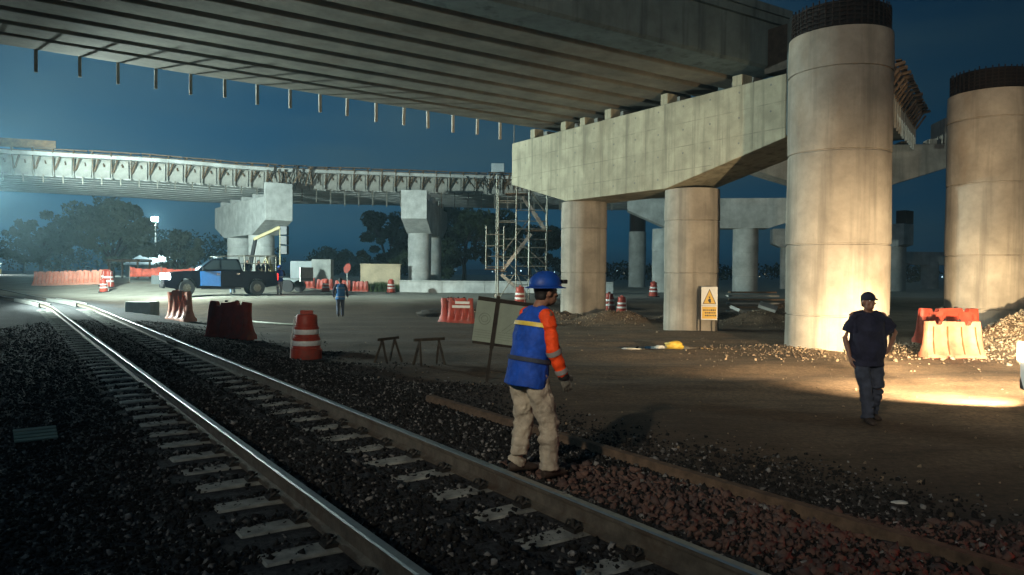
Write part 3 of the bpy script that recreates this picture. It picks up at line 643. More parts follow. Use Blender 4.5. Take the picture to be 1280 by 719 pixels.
# piers further back, seen between the big columns
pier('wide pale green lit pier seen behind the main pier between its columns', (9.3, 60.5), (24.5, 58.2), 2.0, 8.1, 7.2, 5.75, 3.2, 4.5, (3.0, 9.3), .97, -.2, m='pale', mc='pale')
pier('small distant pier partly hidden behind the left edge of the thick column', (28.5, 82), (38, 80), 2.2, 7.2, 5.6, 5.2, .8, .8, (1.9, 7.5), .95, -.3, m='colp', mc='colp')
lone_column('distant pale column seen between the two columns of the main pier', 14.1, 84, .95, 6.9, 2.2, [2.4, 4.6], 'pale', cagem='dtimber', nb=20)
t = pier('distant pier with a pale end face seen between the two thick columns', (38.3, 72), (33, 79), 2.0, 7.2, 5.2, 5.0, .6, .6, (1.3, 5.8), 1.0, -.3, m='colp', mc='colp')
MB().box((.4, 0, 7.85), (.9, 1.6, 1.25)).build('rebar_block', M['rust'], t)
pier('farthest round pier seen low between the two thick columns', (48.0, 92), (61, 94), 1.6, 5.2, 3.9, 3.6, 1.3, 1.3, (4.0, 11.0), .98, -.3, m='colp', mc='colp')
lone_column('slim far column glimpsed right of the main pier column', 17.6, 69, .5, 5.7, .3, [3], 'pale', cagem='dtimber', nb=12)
# right hand span of the ramp, under construction
t = pier('dark cantilever pier cap poking out right of the thick column, holding the unfinished ramp', (25.7, 44.6), (14.5, 46.2), 2.0, 9.85, 8.5, 7.35, 3.6, 3.6, (5.6,), 1.0, -.2, m='col', mc='colp', stops=(1.5, 0), ped=8, pedh=.35)
rs = empty('unfinished_ramp_span', 'dark unfinished ramp span with fanned timber brackets, right of the thick column', 'bridge deck')
P0, P1 = Vector((23.9, 44.4, 10.25)), Vector((16.4, 33.2, 10.1)); dd = (P1 - P0).normalized(); sd = Vector((-dd.y, dd.x, 0)).normalized()
if sd.x > 0: sd = -sd
for g in range(6):
    a, b = P0 + sd * (.7 + g * 1.3), P1 + sd * (.7 + g * 1.3); MB().bar(a + Vector((0, 0, .5)), b + Vector((0, 0, .5)), 1.1, 1.0).build('girder', M['girder'], rs)
a, b = P0 + sd * 4, P1 + sd * 4; MB().bar(a + Vector((0, 0, 1.2)), b + Vector((0, 0, 1.2)), 8.2, .25).build('deck_slab', M['fascia'], rs)
bk = MB(); bk.box((0, 0, .15), (.14, .12, 1.9), mi=0); bk.bar((0, -.05, .5), (0, -.55, 1.25), .09, .1, mi=1); bk.bar((0, .3, 1.3), (0, -.8, 1.5), .12, .14, mi=1); bk.bar((0, .3, 2.1), (0, -.35, 1.5), .07, .08, mi=1); bk_me = bk.mesh('formwork_bracket', [M['ply'], M['timber']])
Lr = (P1 - P0).length; rzr = math.atan2(-sd.x, sd.y) 
for k in range(15):
    p = P0 + dd * (.4 + k * .88); o = bpy.data.objects.new('formwork_bracket', bk_me); C.objects.link(o); o.parent = rs; o.location = p + Vector((0, 0, .0)); o.rotation_euler = (random.gauss(0, .03), random.gauss(0, .05), math.atan2(sd.y, sd.x) - math.pi / 2)
for k in range(3):
    a = P0 + dd * (k * 4.3) - sd * (1.0 + .1 * (k % 2)) + Vector((0, 0, 1.55 + .06 * (k % 3))); b = a + dd * 4.1; MB().bar(a + sd * .5, b + sd * .5, .25, .05).build('walkway_plank', M['timber'], rs)
# cabin on the ramp deck and low wall
MB().box((-1.35, 66.5, 11.2), (1.15, 1.2, 1.3)).build('site_toilet', M['whitewall'], None, bevel=.05); o = C.objects['site_toilet']; tag(o, 'small pale cabin on the ramp bridge deck beside the main pier cap', 'cabin'); o.location.z = -.05
lw = empty('low_concrete_wall', 'long low pale concrete wall in front of the ramp pier', 'wall', (-7.9, 52.5, .3), R(-1))
for k in range(5): MB().box((1.5 + k * 3.0, 0, .55), (2.985, .4, 1.1)).build('wall_panel', M['white'], lw, bevel=.02); 
for k in range(5): MB().box((1.5 + k * 3.0, 0, 1.16), (2.99, .5, .12)).build('coping', M['pale'], lw, bevel=.02)
# ------------------------------------------------------------------ street furniture
def barrier_mesh(L=1.5, h=1.0, lean=0., mats=None, crumple=0., seed=0, n=36):
    """plastic water filled barrier: flared foot, narrow top with two lifting notches, upright ribs"""
    r = random.Random(seed); prof = [(.0, .28), (.10, .28), (.16, .25), (.38, .15), (.62, .115), (.90, .10), (1.0, .085)]
    ph = r.uniform(0, 6)
    mb = MB(); k = 2 * len(prof)
    for i in range(n + 1):
        u = i / n; x = (u - .5) * L; rib = .5 + .5 * math.cos(u * 2 * math.pi * 4); notch = 1 if abs(abs(u - .5) - .27) < .05 else 0
        endt = 1 - .5 * (max(0, abs(u - .5) * 2 - .93) / .07) ** 2
        ring = []
        for z, w in prof:
            zz = z * h - (notch * .10 * h if z > .95 else 0); ww = w * endt * (1 - .20 * rib * (1 if .12 < z < .9 else 0))
            bend = lean * z * z + crumple * math.sin(u * 5 + ph) * z * .5; sx = crumple * math.sin(z * 4 + ph) * .4 - (u - .5) * .10 * L * z
            ring.append((x + sx, -ww + bend, zz + crumple * z * .3 * math.sin(u * 9 + ph)))
        ring2 = [(p[0], (bend2 := (lean * (pz ** 2) + crumple * math.sin(u * 5 + ph) * pz * .5)) * 2 - p[1], p[2]) for p, (pz, _) in zip(ring, prof)]
        mb.v += ring + ring2[::-1]
    for i in range(n):
        for j in range(k):
            j2 = (j + 1) % k; mb.f.append((i * k + j, i * k + j2, (i + 1) * k + j2, (i + 1) * k + j)); mb.m.append(0)
    mb.f += [tuple(range(k)), tuple(range(n * k, (n + 1) * k))]; mb.m += [0, 0]
    return mb
def barrier(label, x, y, rz, L=1.5, h=1.0, m='redplastic', lean=0, crumple=0, seed=0, group='plastic barriers', z=None, patch=False, tilt=0):
    t = empty('plastic_barrier', label, 'barrier', (x, y, (H(x, y) if z is None else z) - .02), rz, group); t.rotation_euler.x = tilt
    barrier_mesh(L, h, lean, None, crumple, seed).build('shell', M[m], t, smooth=True)
    for sx in (-.27, .27):
        q = MB().lathe([(.035, 0), (.045, .01), (.045, .04), (.03, .05)], 10).build('filler_cap', M['black'], t); q.location = (sx * L * .45 * (1 - .1), lean, h - .005)
    for k in range(4):
        u = (-.375 + .25 * k) * L; mb = MB(); mb.tube([(u * .98, -.262, .10), (u * .95, -.17, .37), (u * .92, -.13 + lean * .36, .62 * h), (u * .9, -.118 + lean * .8, .86 * h)], .018, 6); mb.build('rib', M[m if m != 'palered' else 'orangeplastic'], t, smooth=True)
    if patch:
        MB().box((.05, -.152, .66 * h), (.75, .02, .10), (R(-6), 0, 0)).build('reflective_strip', M['tape'], t); MB().box((.10, -.135, .82 * h), (.60, .02, .10), (R(-6), 0, 0)).build('reflective_strip', M['tape'], t)
    return t
barrier('red plastic barrier sagging on the dark ground between the white drum and the pickup truck', -7.75, 20.4, R(-8), 1.35, 1.02, 'redplastic', .12, .10, 3)
barrier('crushed faded red barrier with a pale dirty face, in front of the pickup headlight', -12.7, 28.6, R(-35), 1.35, 1.15, 'palered', -.15, .16, 5)
barrier('dark red plastic barrier with a bright reflective strip near the notice board', -2.05, 30.0, R(-14), 1.1, 1.0, 'redplastic', 0, .03, 7, patch=True)
barrier('dark red plastic barrier just left of the one with the reflective strip', -2.55, 30.7, R(64), 1.1, 1.0, 'redplastic', .03, .04, 8)
barrier('orange plastic barrier glowing in the headlights between the two thick columns', 10.85, 18.3, R(-4), 1.45, .90, 'palered', .02, .02, 2)
barrier('dark red barrier standing behind the brightly lit one between the thick columns', 12.1, 20.6, R(6), 1.9, .95, 'redplastic', 0, .02, 9)
for i in range(5):
    x = -33.2 + i * 1.15; y = 52.5 - i * .15
    barrier(['leftmost pink barrier of the row beyond the level crossing', 'second pink barrier from the left beyond the level crossing', 'middle pink barrier of the row beyond the level crossing', 'fourth pink barrier from the left beyond the level crossing', 'rightmost pink barrier of the row, beside the pair of drums'][i], x, y, R(5 + 3 * i), 1.12, 1.0, 'palered', .05, .06, 20 + i, 'row of barriers beyond the crossing')
for i in range(4):
    barrier(['leftmost low red barrier in front of the white wall', 'second low red barrier from the left before the pale block', 'third low red barrier, right of the drum by the pale block', 'rightmost low red barrier beside the stop paddle sign'][i], -14.6 + i * 1.25, 53 + .1 * i, R(3 - 2 * i), 1.22, .75, 'redplastic', 0, .03, 40 + i, 'low barriers in front of the pale walls')
def drum_parts():
    t = empty('traffic_drum', 'x', 'traffic drum')
    MB().lathe([(.30, 0), (.31, .02), (.31, .26), (.285, .27), (.285, .30), (.275, .31), (.275, .49), (.255, .50), (.255, .53), (.245, .54), (.245, .72), (.225, .73), (.225, .76), (.215, .77), (.215, .93), (.19, .97), (.12, .985)], 28).build('shell', M['redplastic'], t, smooth=True)
    MB().lathe([(.40, 0), (.40, .05), (.33, .07), (.31, .03)], 28).build('base_ring', M['black'], t, smooth=True)
    for z, r in ((.34, .278), (.57, .248), (.80, .219)):
        if z < .8: MB().lathe([(r + .001, z), (r + .004, z + .005), (r + .004, z + .095), (r + .001, z + .10)], 28, cap=False).build('reflective_band', M['tape'], t, smooth=True)
    MB().box((0, 0, 1.01), (.26, .05, .09)).build('handle', M['redplastic'], t, bevel=.015)
    MB().tube([(-.30, -.12, .05), (-.27, -.12, .5), (-.20, -.13, .93)], .012, 6).build('edge_highlight', M['tape'], t)  # white strip shaped as the highlight down the drum's side
    return t
dp = drum_parts(); kids_ = list(C.objects); used = [0]
def drum(label, x, y, rz=0, tilt=0, sc=1, group=None):
    t = dp if not used[0] else copy_tree(dp, None, kids_); used[0] = 1
    t.location = (x, y, H(x, y) - .01); t.rotation_euler = (tilt, 0, rz); t.scale = (sc,) * 3; t['label'] = label
    if group: t['group'] = group
    elif 'group' in t: del t['group']
drum('red traffic drum with two white bands standing in the foreground beside the track', -4.47, 16.2, 0, 0, 1.06)
drum('left drum of the red pair at the foot of the left pier column', 5.0, 38.2, 1, 0, 1.0)
drum('right drum of the red pair, pale banded, between the two pier columns', 5.5, 37.2, 2, 0, .9)
drum('red drum standing alone under the far bridge, right of the red pair', 8.75, 46, 2, 0, .95)
drum('red drum peeking over the notice board beside the worker', .42, 38.5, 2, 0, 1.)
drum('left drum of the pink pair beyond the level crossing', -27.6, 50.5, 1, .05, 1.1)
drum('right drum of the pink pair beyond the level crossing', -26.9, 49.6, 2, 0, 1.15)
drum('single red drum right of the pink pair, before the dark hoarding', -26.0, 49.4 - 2, 3, -.08, .82)
drum('dark red drum in front of the pale block behind the blue vest man', -12.4, 49.5, 3, 0, .85)
drum('small orange drum on the grass by the end of the low wall', -8.1, 49.8, 3, 0, .9)

# orange netting fence beyond the crossing
nf = empty('netting_fence', 'sagging orange safety netting fence running behind the drums towards the pickup', 'fence', (0, 0, 0))
npnt = [(-27.5, 53.5), (-25, 53), (-22.5, 52.3), (-20.2, 51.6), (-18.6, 50.8)]
for i, (x, y) in enumerate(npnt):
    z = H(x, y); MB().tube([(x, y, z - .1), (x, y, z + 1.15)], .03, 6).build('fence_post', M['tubes'], nf)
    if i < len(npnt) - 1:
        x2, y2 = npnt[i + 1]; mb = MB(); nn = 14
        for k in range(nn + 1):
            u = k / nn; xx = x + (x2 - x) * u; yy = y + (y2 - y) * u + .07 * math.sin(k * 1.7); sag = .14 * math.sin(u * math.pi) + .03 * math.sin(k * 2.3); zz = H(xx, yy)
            mb.v += [(xx, yy, zz + .35 + sag * .4), (xx, yy + .02, zz + .72), (xx, yy, zz + 1.08 - sag), (xx, yy + .015, zz + 1.08 - sag), (xx, yy + .035, zz + .72), (xx, yy + .015, zz + .35 + sag * .4)]
        for k in range(nn):
            for j in range(6): mb.f.append((k * 6 + j, k * 6 + (j + 1) % 6, k * 6 + 6 + (j + 1) % 6, k * 6 + 6 + j)); mb.m.append(0)
        mb.build('netting', M['net'], nf)
hb = empty('low_hoarding', 'low dark green board hoarding under the orange netting', 'hoarding', (-25, 51.6, H(-25, 51.6)), R(-8))
for k in range(4): MB().box((.75 + 1.5 * k, 0, .28), (1.48, .06, .62)).build('board', M['greywall'], hb)

# notice board on a leaning timber post
nb = empty('notice_board', 'leaning timber framed notice board with two pale sheets beside the worker', 'notice board', (-.46, 13.85, H(-.46, 13.85)))
nb.rotation_euler = (0, R(7.5), R(4))
MB().box((0, 0, .80), (.055, .045, 1.66)).build('post', M['dtimber'], nb)
MB().box((.16, .03, 1.53), (1.06, .03, .09)).build('top_rail', M['dtimber'], nb); MB().box((.16, .03, .72), (1.06, .03, .06)).build('bottom_rail', M['dtimber'], nb); MB().box((.0, -.035, 1.1), (.075, .02, .92)).build('centre_strip', M['dtimber'], nb)
for sx, w in ((-.20, .36), (.35, .60)):
    MB().box((sx, .0, 1.12), (w, .008, .76)).build('sheet', M['board'], nb)
    for k in range(4): MB().box((sx, -.0055, .82 + .045 * k), (w * .86, .003, .006)).build('printed_line', M['boardprint'], nb)
for rr in (.105, .06): MB().tube([(-.20 + rr * math.cos(a * math.pi / 12), -.006, 1.17 + rr * math.sin(a * math.pi / 12)) for a in range(25)], .0045, 4, cap=False).build('printed_ring', M['boardprint'], nb)
MB().bar((.15, -.0065, .98), (.60, -.0065, 1.42), .004, .01).build('printed_line', M['boardprint'], nb); MB().bar((.2, -.0065, .94), (.60, -.0065, 1.30), .004, .008).build('printed_line', M['boardprint'], nb)
q = MB().prism([(0, 0), (.10, .02), (.14, .12), (.06, .20), (-.02, .12)], -.006, -.005); q = q.build('colour_patch', M['boardprint'], nb); q.location = (.42, -.001, 1.18)

# danger sign at the foot of the pier column
ws = empty('warning_sign', 'white and yellow danger sign with a triangle on two posts before the pier column', 'sign', (6.93, 26.1, H(6.93, 26.1)), R(-4))
for sx in (-.30, .25): MB().box((sx, .03, .72), (.05, .04, 1.5)).build('post', M['dtimber'], ws)
MB().box((0, 0, 1.24), (.56, .02, .66)).build('panel', M['signwhite'], ws); MB().box((0, 0, .655), (.56, .02, .49)).build('panel', M['signwhite'], ws)
q = MB().prism([(-.235, 0), (.235, 0), (0, .54)], -.014, -.011).build('triangle_edge', M['signblack'], ws); q.location = (0, 0, .96)
q = MB().prism([(-.205, .02), (.205, .02), (0, .49)], -.018, -.0145).build('triangle', M['signyellow'], ws); q.location = (0, 0, .96)
q = MB().ell((0, -.02, .14), (.05, .006, .06), 10, 6, (0, .3, 0)).ell((.02, -.02, .08), (.04, .006, .035), 10, 6).ell((.0, -.02, .24), (.022, .006, .03), 8, 6).build('symbol', M['signblack'], ws); q.location = (0, 0, .96)
MB().box((0, -.0125, .655), (.50, .004, .42)).build('yellow_panel', M['signyellow'], ws)
for row, zz in ((0, .75), (1, .655), (2, .56)):
    x = -.21 + (.06 if row else 0)
    while x < .20: w = random.uniform(.03, .055); MB().box((x + w / 2, -.016, zz), (w, .003, random.uniform(.035, .055))).build('lettering_mark', M['signblack'], ws); x += w + .018

# stop paddle on a pole
sp = empty('stop_paddle', 'red round stop paddle on a thin pole behind the man in the blue vest', 'sign', (-11.3, 51, H(-11.3, 51)))
MB().tube([(0, 0, 0), (0, 0, 1.6)], .025, 8).build('pole', M['tape'], sp)
q = MB().lathe([(.30, -.012), (.30, .012)], 8); q = q.build('paddle', M['redplastic'], sp); q.location = (0, -.03, 1.62); q.rotation_euler = (R(90), R(22.5), 0); q.scale = (.75, 1.25, 1)

# walls, block, house, pergola
def wall_thing(name, label, cat, x, y, w, d, h, m, rz=0, z0=None, cop=None):
    t = empty(name, label, cat, (x, y, H(x, y) - .1 if z0 is None else z0), rz); MB().box((0, 0, h / 2), (w, d, h)).build('wall', M[m], t, bevel=.02)
    if cop: MB().box((0, 0, h + .04), (w + .1, d + .1, .08)).build('coping', M[cop], t)
    return t
wall_thing('boundary_wall', 'beige wall glowing yellow behind the grass left of the ramp pier', 'wall', -10.6, 60, 3.2, .3, 2.1, 'beigewall', cop='beigewall')
wall_thing('boundary_wall', 'low whitish blue wall just right of the pickup tail', 'wall', -17.0, 61.5, 2.6, .3, 1.9, 'whitewall')
wall_thing('concrete_block_wall', 'square grey concrete block standing right of the whitish wall', 'wall', -15.4, 60.5, 1.55, 1.0, 2.15, 'pale')
wall_thing('concrete_block', 'pale concrete block on the verge beside the right rail left of the pickup', 'block', -15.9, 32.0, 1.15, .7, .62, 'pale', R(-5), H(-15.9, 32) - .1)
hs = empty('shed', 'small shed with a pale sloping metal roof under the street lamp', 'shed', (-44.4, 92, .6), R(-8))
MB().box((0, 0, 1.15), (4.6, 4, 2.3)).build('wall', M['greywall'], hs); MB().add([(-2.6, -2.2, 2.2), (2.9, -2.2, 2.2), (2.0, 1.8, 3.75), (-2.3, 1.8, 3.75), (-2.6, -2.2, 2.12), (2.9, -2.2, 2.12), (2.0, 1.8, 3.67), (-2.3, 1.8, 3.67)], [(0, 1, 2, 3), (7, 6, 5, 4), (0, 4, 5, 1), (1, 5, 6, 2), (2, 6, 7, 3), (3, 7, 4, 0)]).build('roof', M['roofmetal'], hs)
MB().box((-.8, -2.02, .95), (.9, .05, 1.9)).build('door', M['screen'], hs)
pg = empty('timber_pergola', 'bare timber frame shelter standing beyond the netting fence', 'shelter', (-37.5, 73, .6), R(-6))
for sx in (-1.45, 1.45):
    for sy in (-1, 1): MB().box((sx, sy, 1.15), (.14, .14, 2.3)).build('post', M['timber'], pg)
for sy in (-1, 1): MB().box((0, sy, 2.36), (3.4, .14, .16)).build('beam', M['timber'], pg)
for sx in (-1.45, 0, 1.45): MB().box((sx, 0, 2.50), (.12, 2.6, .12)).build('rafter', M['timber'], pg)

# scaffold stair tower
sc = empty('scaffold_stair_tower', 'steel scaffold stair tower by the left end of the main pier', 'scaffold', (0, 40, H(0, 40)))
def sb(a, b, r=.03, nm='tube'): return MB().tube([a, b], r * 1.25, 7).build(nm, M['tubes'], sc, smooth=True)
for x, zt in ((-.77, 5.9), (.2, 6.4), (.9, 6.4), (1.85, 6.2)):
    for y in (0, 1.1): sb((x, y, -.2), (x, y, zt if y == 0 else zt - .3), nm='upright')
for k in range(13):
    z = .3 + .5 * k
    if z < 6.3: sb((-.77, 1.1, z), (1.85, 1.1, z), .022, 'ledger') if k % 2 == 0 else sb((.2, 0, z), (1.85, 0, z), .022, 'ledger')
    if k % 3 == 0: [sb((x, 0, z), (x, 1.1, z), .02, 'transom') for x in (-.77, .2, .9, 1.85)]
for z in (4.15, 5.3): sb((-.77, 0, z), (.2, 0, z), .022, 'ledger')
sb((-.77, 0, -.1), (.2, 0, 1.5), .022, 'brace'); sb((.9, 0, 0), (.2, 0, 1.5), .022, 'brace'); sb((.9, 1.1, 2.2), (1.85, 1.1, 0.8), .022, 'brace'); sb((.2, 1.1, 3.3), (1.85, 1.1, 1.9), .022, 'brace')
def stair(p0, p1, n, yy):
    p0, p1 = Vector(p0), Vector(p1)
    for y in (yy, yy + .6): MB().bar((p0.x, y, p0.z - .05), (p1.x, y, p1.z - .05), .04, .17).build('stair_stringer', M['steel'], sc)
    for y in (yy, yy + .6): sb((p0.x, y, p0.z + .9), (p1.x, y, p1.z + .9), .02, 'handrail')
    for k in range(n): q = p0.lerp(p1, (k + .5) / n); MB().box((q.x, yy + .3, q.z), (.26, .6, .05)).build('tread', M['steel'], sc)
stair((-.9, 0, .15), (-.75, 0, .3), 1, .1); stair((-.55, 0, 1.55), (1.0, 0, 3.6), 9, .1); stair((1.75, 0, 3.85), (.55, 0, 5.6), 8, .15); stair((.9, 0, 0.1), (-.6, 0, 1.4), 6, .4)
MB().box((1.4, .5, 3.72), (1.4, 1.0, .04)).build('landing', M['timber'], sc); MB().box((-.6, .5, 1.5), (.7, 1.0, .04)).build('landing', M['timber'], sc); MB().box((.2, .5, 5.7), (1.2, 1.0, .04)).build('landing', M['timber'], sc)
lf = empty('ladder_frame', 'ladder like scaffold frame hung left of the stair tower', 'scaffold frame', (0, 39.2, H(0, 40)))
for x in (-1.38, -.45): MB().tube([(x, 0, 1.6), (x, 0, 3.9)], .03, 7).build('upright', M['tubes'], lf)
for z in (1.75, 2.3, 2.85, 3.45): MB().tube([(-1.38, 0, z), (-.45, 0, z)], .026, 7).build('rung', M['tubes'], lf)
MB().box((-.9, .1, 1.62), (1.1, .3, .05)).build('plank', M['timber'], lf); MB().tube([(-.85, 0, -.3), (-.85, 0, 6.6)], .028, 7).build('standard', M['tubes'], lf)
dc = MB().tube([(.03, 35.6, 8.0), (.05, 35.6, 11.0)], .02, 6).build('guide_pole', M['tubes']); tag(dc, 'thin pole rising from the left end of the main pier cap', 'pole')

# sawhorses, rubbish, puddle, hose, planks
for i, (x, y, rz, lb) in enumerate(((-2.75, 16.6, .2, 'left one of the two dark sawhorses low on the dark ground'), (-1.75, 15.8, -.3, 'right one of the two dark sawhorses, nearer the notice board'))):
    t = empty('sawhorse', lb, 'sawhorse', (x, y, H(x, y)), rz + .9, 'sawhorses left of the notice board'); t.scale = (.8, .8, .85)
    for sx in (-.35, .35):
        for sy in (-1, 1): MB().bar((sx, sy * .22, 0), (sx * .8, 0, .62), .05, .05).build('leg', M['bark'], t)
    MB().box((0, 0, .64), (.9, .07, .07)).build('top_beam', M['bark'], t)
def blob(name, label, cat, x, y, r, m, seed, sink=.2):
    rr = random.Random(seed); bm = bmesh.new(); bmesh.ops.create_icosphere(bm, subdivisions=3, radius=1)
    for v in bm.verts:
        n_ = noise.noise(v.co * 1.7 + Vector((seed, 0, 0))) * .45 + noise.noise(v.co * 5 + Vector((0, seed, 0))) * .16; v.co *= 1 + n_; v.co = Vector((v.co.x * r[0], v.co.y * r[1], v.co.z * r[2]))
    me = bpy.data.meshes.new(name); bm.to_mesh(me); bm.free(); me.materials.append(M[m]); me.shade_smooth(); o = bpy.data.objects.new(name, me); C.objects.link(o); o.location = (x, y, H(x, y) + r[2] * (1 - sink)); return tag(o, label, cat)
blob('plastic_bag', 'crumpled yellow bag lying in the puddle before the pier column', 'bag', 4.38, 20.1, (.26, .16, .10), 'bag', 3)
blob('plastic_bag', 'small white bag lying just left of the crumpled yellow one', 'bag', 4.0, 20.0, (.13, .1, .05), 'whitebag', 5)
blob('plastic_sheet', 'flat pale plastic scrap at the left end of the puddle', 'scrap', 3.25, 20.0, (.26, .12, .03), 'whitebag', 9)
blob('paper_scrap', 'small pale scrap lying on the dirt right of the old rail', 'scrap', 3.45, 6.55, (.075, .04, .012), 'whitebag', 12)
blob('dirt_clod', 'dark mound of earth on the pale road left of the red barriers', 'dirt mound', -3.6, 34.3, (.8, .4, .2), 'dtimber', 15)
pm = MB(); pts = [(math.cos(a * math.pi / 16) * (1.25 + .25 * math.sin(a * 1.3)), math.sin(a * math.pi / 16) * (.33 + .08 * math.sin(a * 2.1))) for a in range(32)]
pm.add([(x + 4.3, y + 19.9, 0) for x, y in pts], [tuple(range(32))]); pd = pm.build('puddle', M['water']); pd.location.z = H(4.3, 19.9) + .012; pd['kind'] = 'structure'
hp = [(-12.3, 30.2), (-11.5, 30.0), (-10.6, 29.4), (-9.5, 28.4), (-8.6, 27.9), (-7.7, 27.6)]
ho = MB().tube([(x, y, H(x, y) + .04) for x, y in hp], .035, 8).build('ground_hose', M['hose'], smooth=True); tag(ho, 'pale hose lying along the ground behind the sagging red barrier', 'hose')
ps = empty('plank_stack', 'stack of pale planks and slabs lying behind the thick column', 'plank stack', (11.1, 33.0, H(11.1, 33) - .1), R(6))
for k in range(6): MB().box((.1 * (k % 2), .25 * k, .12 + .16 * k), (3.2 - .2 * k, .3, .07)).build('plank', M['timber' if k % 2 else 'ply'], ps)
for i, (x, y, w, h_, rz, lb) in enumerate(((9.6, 31, .9, .25, .5, 'broken concrete slab tilted in the heap right of the danger sign'), (10.4, 30.2, .7, .2, -.4, 'smaller broken slab lying nearer in the heap by the thick column'))):
    o = MB().box((0, 0, 0), (w, .6, .13), (.25, .3, rz)).build('broken_slab', M['pale'], bevel=.02); o.location = (x, y, H(x, y) + .12); tag(o, lb, 'slab')

# ------------------------------------------------------------------ vehicles
def pickup(label, x, y, rz, paint, doorpaint, z=None, lit='head', rack=True, bar=True, grp=None):
    t = empty('pickup_truck', label, 'pickup truck', (x, y, (H(x, y) if z is None else z)), rz)
    def arch(cx, r=.47, z0=.42, n=9): return [(cx + r * math.cos(math.pi * k / n), z0 + r * math.sin(math.pi * k / n) * .95) for k in range(n, -1, -1)]
    low = [(-2.75, .5), (-2.2, .42)] + arch(-1.75) + [(-1.2, .40), (1.2, .40)] + arch(1.78) + [(2.35, .36), (2.78, .42)]
    top = [(2.86, .60), (2.86, .98), (2.74, 1.10), (2.3, 1.17), (1.32, 1.23), (-.98, 1.24), (-1.02, 1.22), (-2.8, 1.22), (-2.84, .62)]
    MB().prism(low + top, -.93, .93, 'y').build('body', M[paint], t, bevel=.07, smooth=True, seg=3)
    MB().box((-1.93, 0, 1.12), (1.62, 1.62, .215)).build('bed_liner', M['black'], t)
    gl = [(1.25, 1.22, .86), (.50, 1.80, .70), (-.80, 1.83, .70), (-1.02, 1.22, .86)]
    cb = MB(); cb.add([(x_, s_ * w, z_) for s_ in (-1, 1) for x_, z_, w in gl], [(0, 1, 2, 3), (7, 6, 5, 4), (0, 4, 5, 1), (1, 5, 6, 2), (2, 6, 7, 3), (3, 7, 4, 0)]).build('cab', M[paint], t, bevel=.05, smooth=True)
    def pane(pts, nm='window'):
        c = sum((Vector(p) for p in pts), Vector()) / len(pts); nrm_ = (Vector(pts[1]) - Vector(pts[0])).cross(Vector(pts[2]) - Vector(pts[0])).normalized()
        if nrm_.dot(c - Vector((0, 0, 1.4))) < 0: nrm_ = -nrm_
        a = [Vector(p) + nrm_ * .016 for p in pts]; b = [Vector(p) - nrm_ * .01 for p in pts]; n = len(pts); MB().add(a + b, [tuple(range(n)), tuple(reversed(range(n, 2 * n)))] + [(i, (i + 1) % n, (i + 1) % n + n, i + n) for i in range(n)]).build(nm, M['glass'], t)
    pane([(1.17, -.78, 1.29), (1.17, .78, 1.29), (.58, .66, 1.745), (.58, -.66, 1.745)], 'windscreen'); pane([(-.97, -.76, 1.3), (-.97, .76, 1.3), (-.84, .66, 1.76), (-.84, -.66, 1.76)], 'rear_window')
    for s_ in (-1, 1):
        w = lambda z_: s_ * (.86 - (z_ - 1.22) / .6 * .16)
        pane([(1.02, w(1.3), 1.3), (.50, w(1.73), 1.73), (.16, w(1.74), 1.74), (.16, w(1.3), 1.3)]); pane([(.06, w(1.3), 1.3), (.06, w(1.74), 1.74), (-.70, w(1.76), 1.76), (-.90, w(1.3), 1.3)])
        d1 = MB().prism([(1.12, .50), (1.15, 1.20), (.12, 1.21), (.12, .47)], s_ * .932 - .012, s_ * .932 + .012, 'y').build('door', M[doorpaint], t, bevel=.015); MB().box((.25, s_ * .958, 1.08), (.16, .03, .03)).build('handle', M['chrome'], d1)
        d2 = MB().prism([(.09, .47), (.09, 1.21), (-.95, 1.21), (-.98, .78), (-.88, .50)], s_ * .932 - .012, s_ * .932 + .012, 'y').build('door', M[paint], t, bevel=.015); MB().box((-.75, s_ * .958, 1.08), (.16, .03, .03)).build('handle', M['chrome'], d2)
        MB().box((1.0, s_ * 1.03, 1.30), (.10, .18, .16)).build('mirror', M['black'], t, bevel=.03)
        hd = MB().box((2.74, s_ * .77, .94), (.34, .38, .28)).build('headlight', M[lit], t, bevel=.03)
        MB().box((-2.82, s_ * .83, .95), (.06, .16, .36)).build('tail_light', M['tail'], t, bevel=.02)
        MB().bar((1.1, s_ * .96, .36), (-.9, s_ * .96, .36), .10, .05).build('side_step', M['black'], t)
        for wx in (1.78, -1.75):
            wy = s_ * .80; ty = MB(); ty.lathe([(.20, -.12), (.36, -.13), (.395, -.09), (.40, 0), (.395, .09), (.36, .13), (.20, .12)], 28, cap=False); tt = ty.build('wheel', M['black'], t, smooth=True); tt.location = (wx, wy, .40); tt.rotation_euler = (R(90), 0, 0)
            rm = MB(); rm.lathe([(.215, -.09), (.225, .09)], 24)
            for k in range(6): a = k * math.pi / 3; rm.bar((0, 0, s_ * -.10), (.20 * math.cos(a), .20 * math.sin(a), s_ * -.11), .03, .07)
            rm.build('rim', M['tubes'], tt)
    MB().box((2.86, 0, .72), (.06, 1.1, .34)).build('grille', M['black'], t, bevel=.02); MB().box((2.88, 0, .48), (.16, 1.78, .20)).build('bumper', M['black'], t, bevel=.05); MB().box((-2.90, 0, .52), (.16, 1.78, .16)).build('bumper', M['chrome'], t, bevel=.04)
    MB().box((-2.86, 0, .93), (.03, 1.4, .42)).build('tailgate', M[paint], t, bevel=.02)
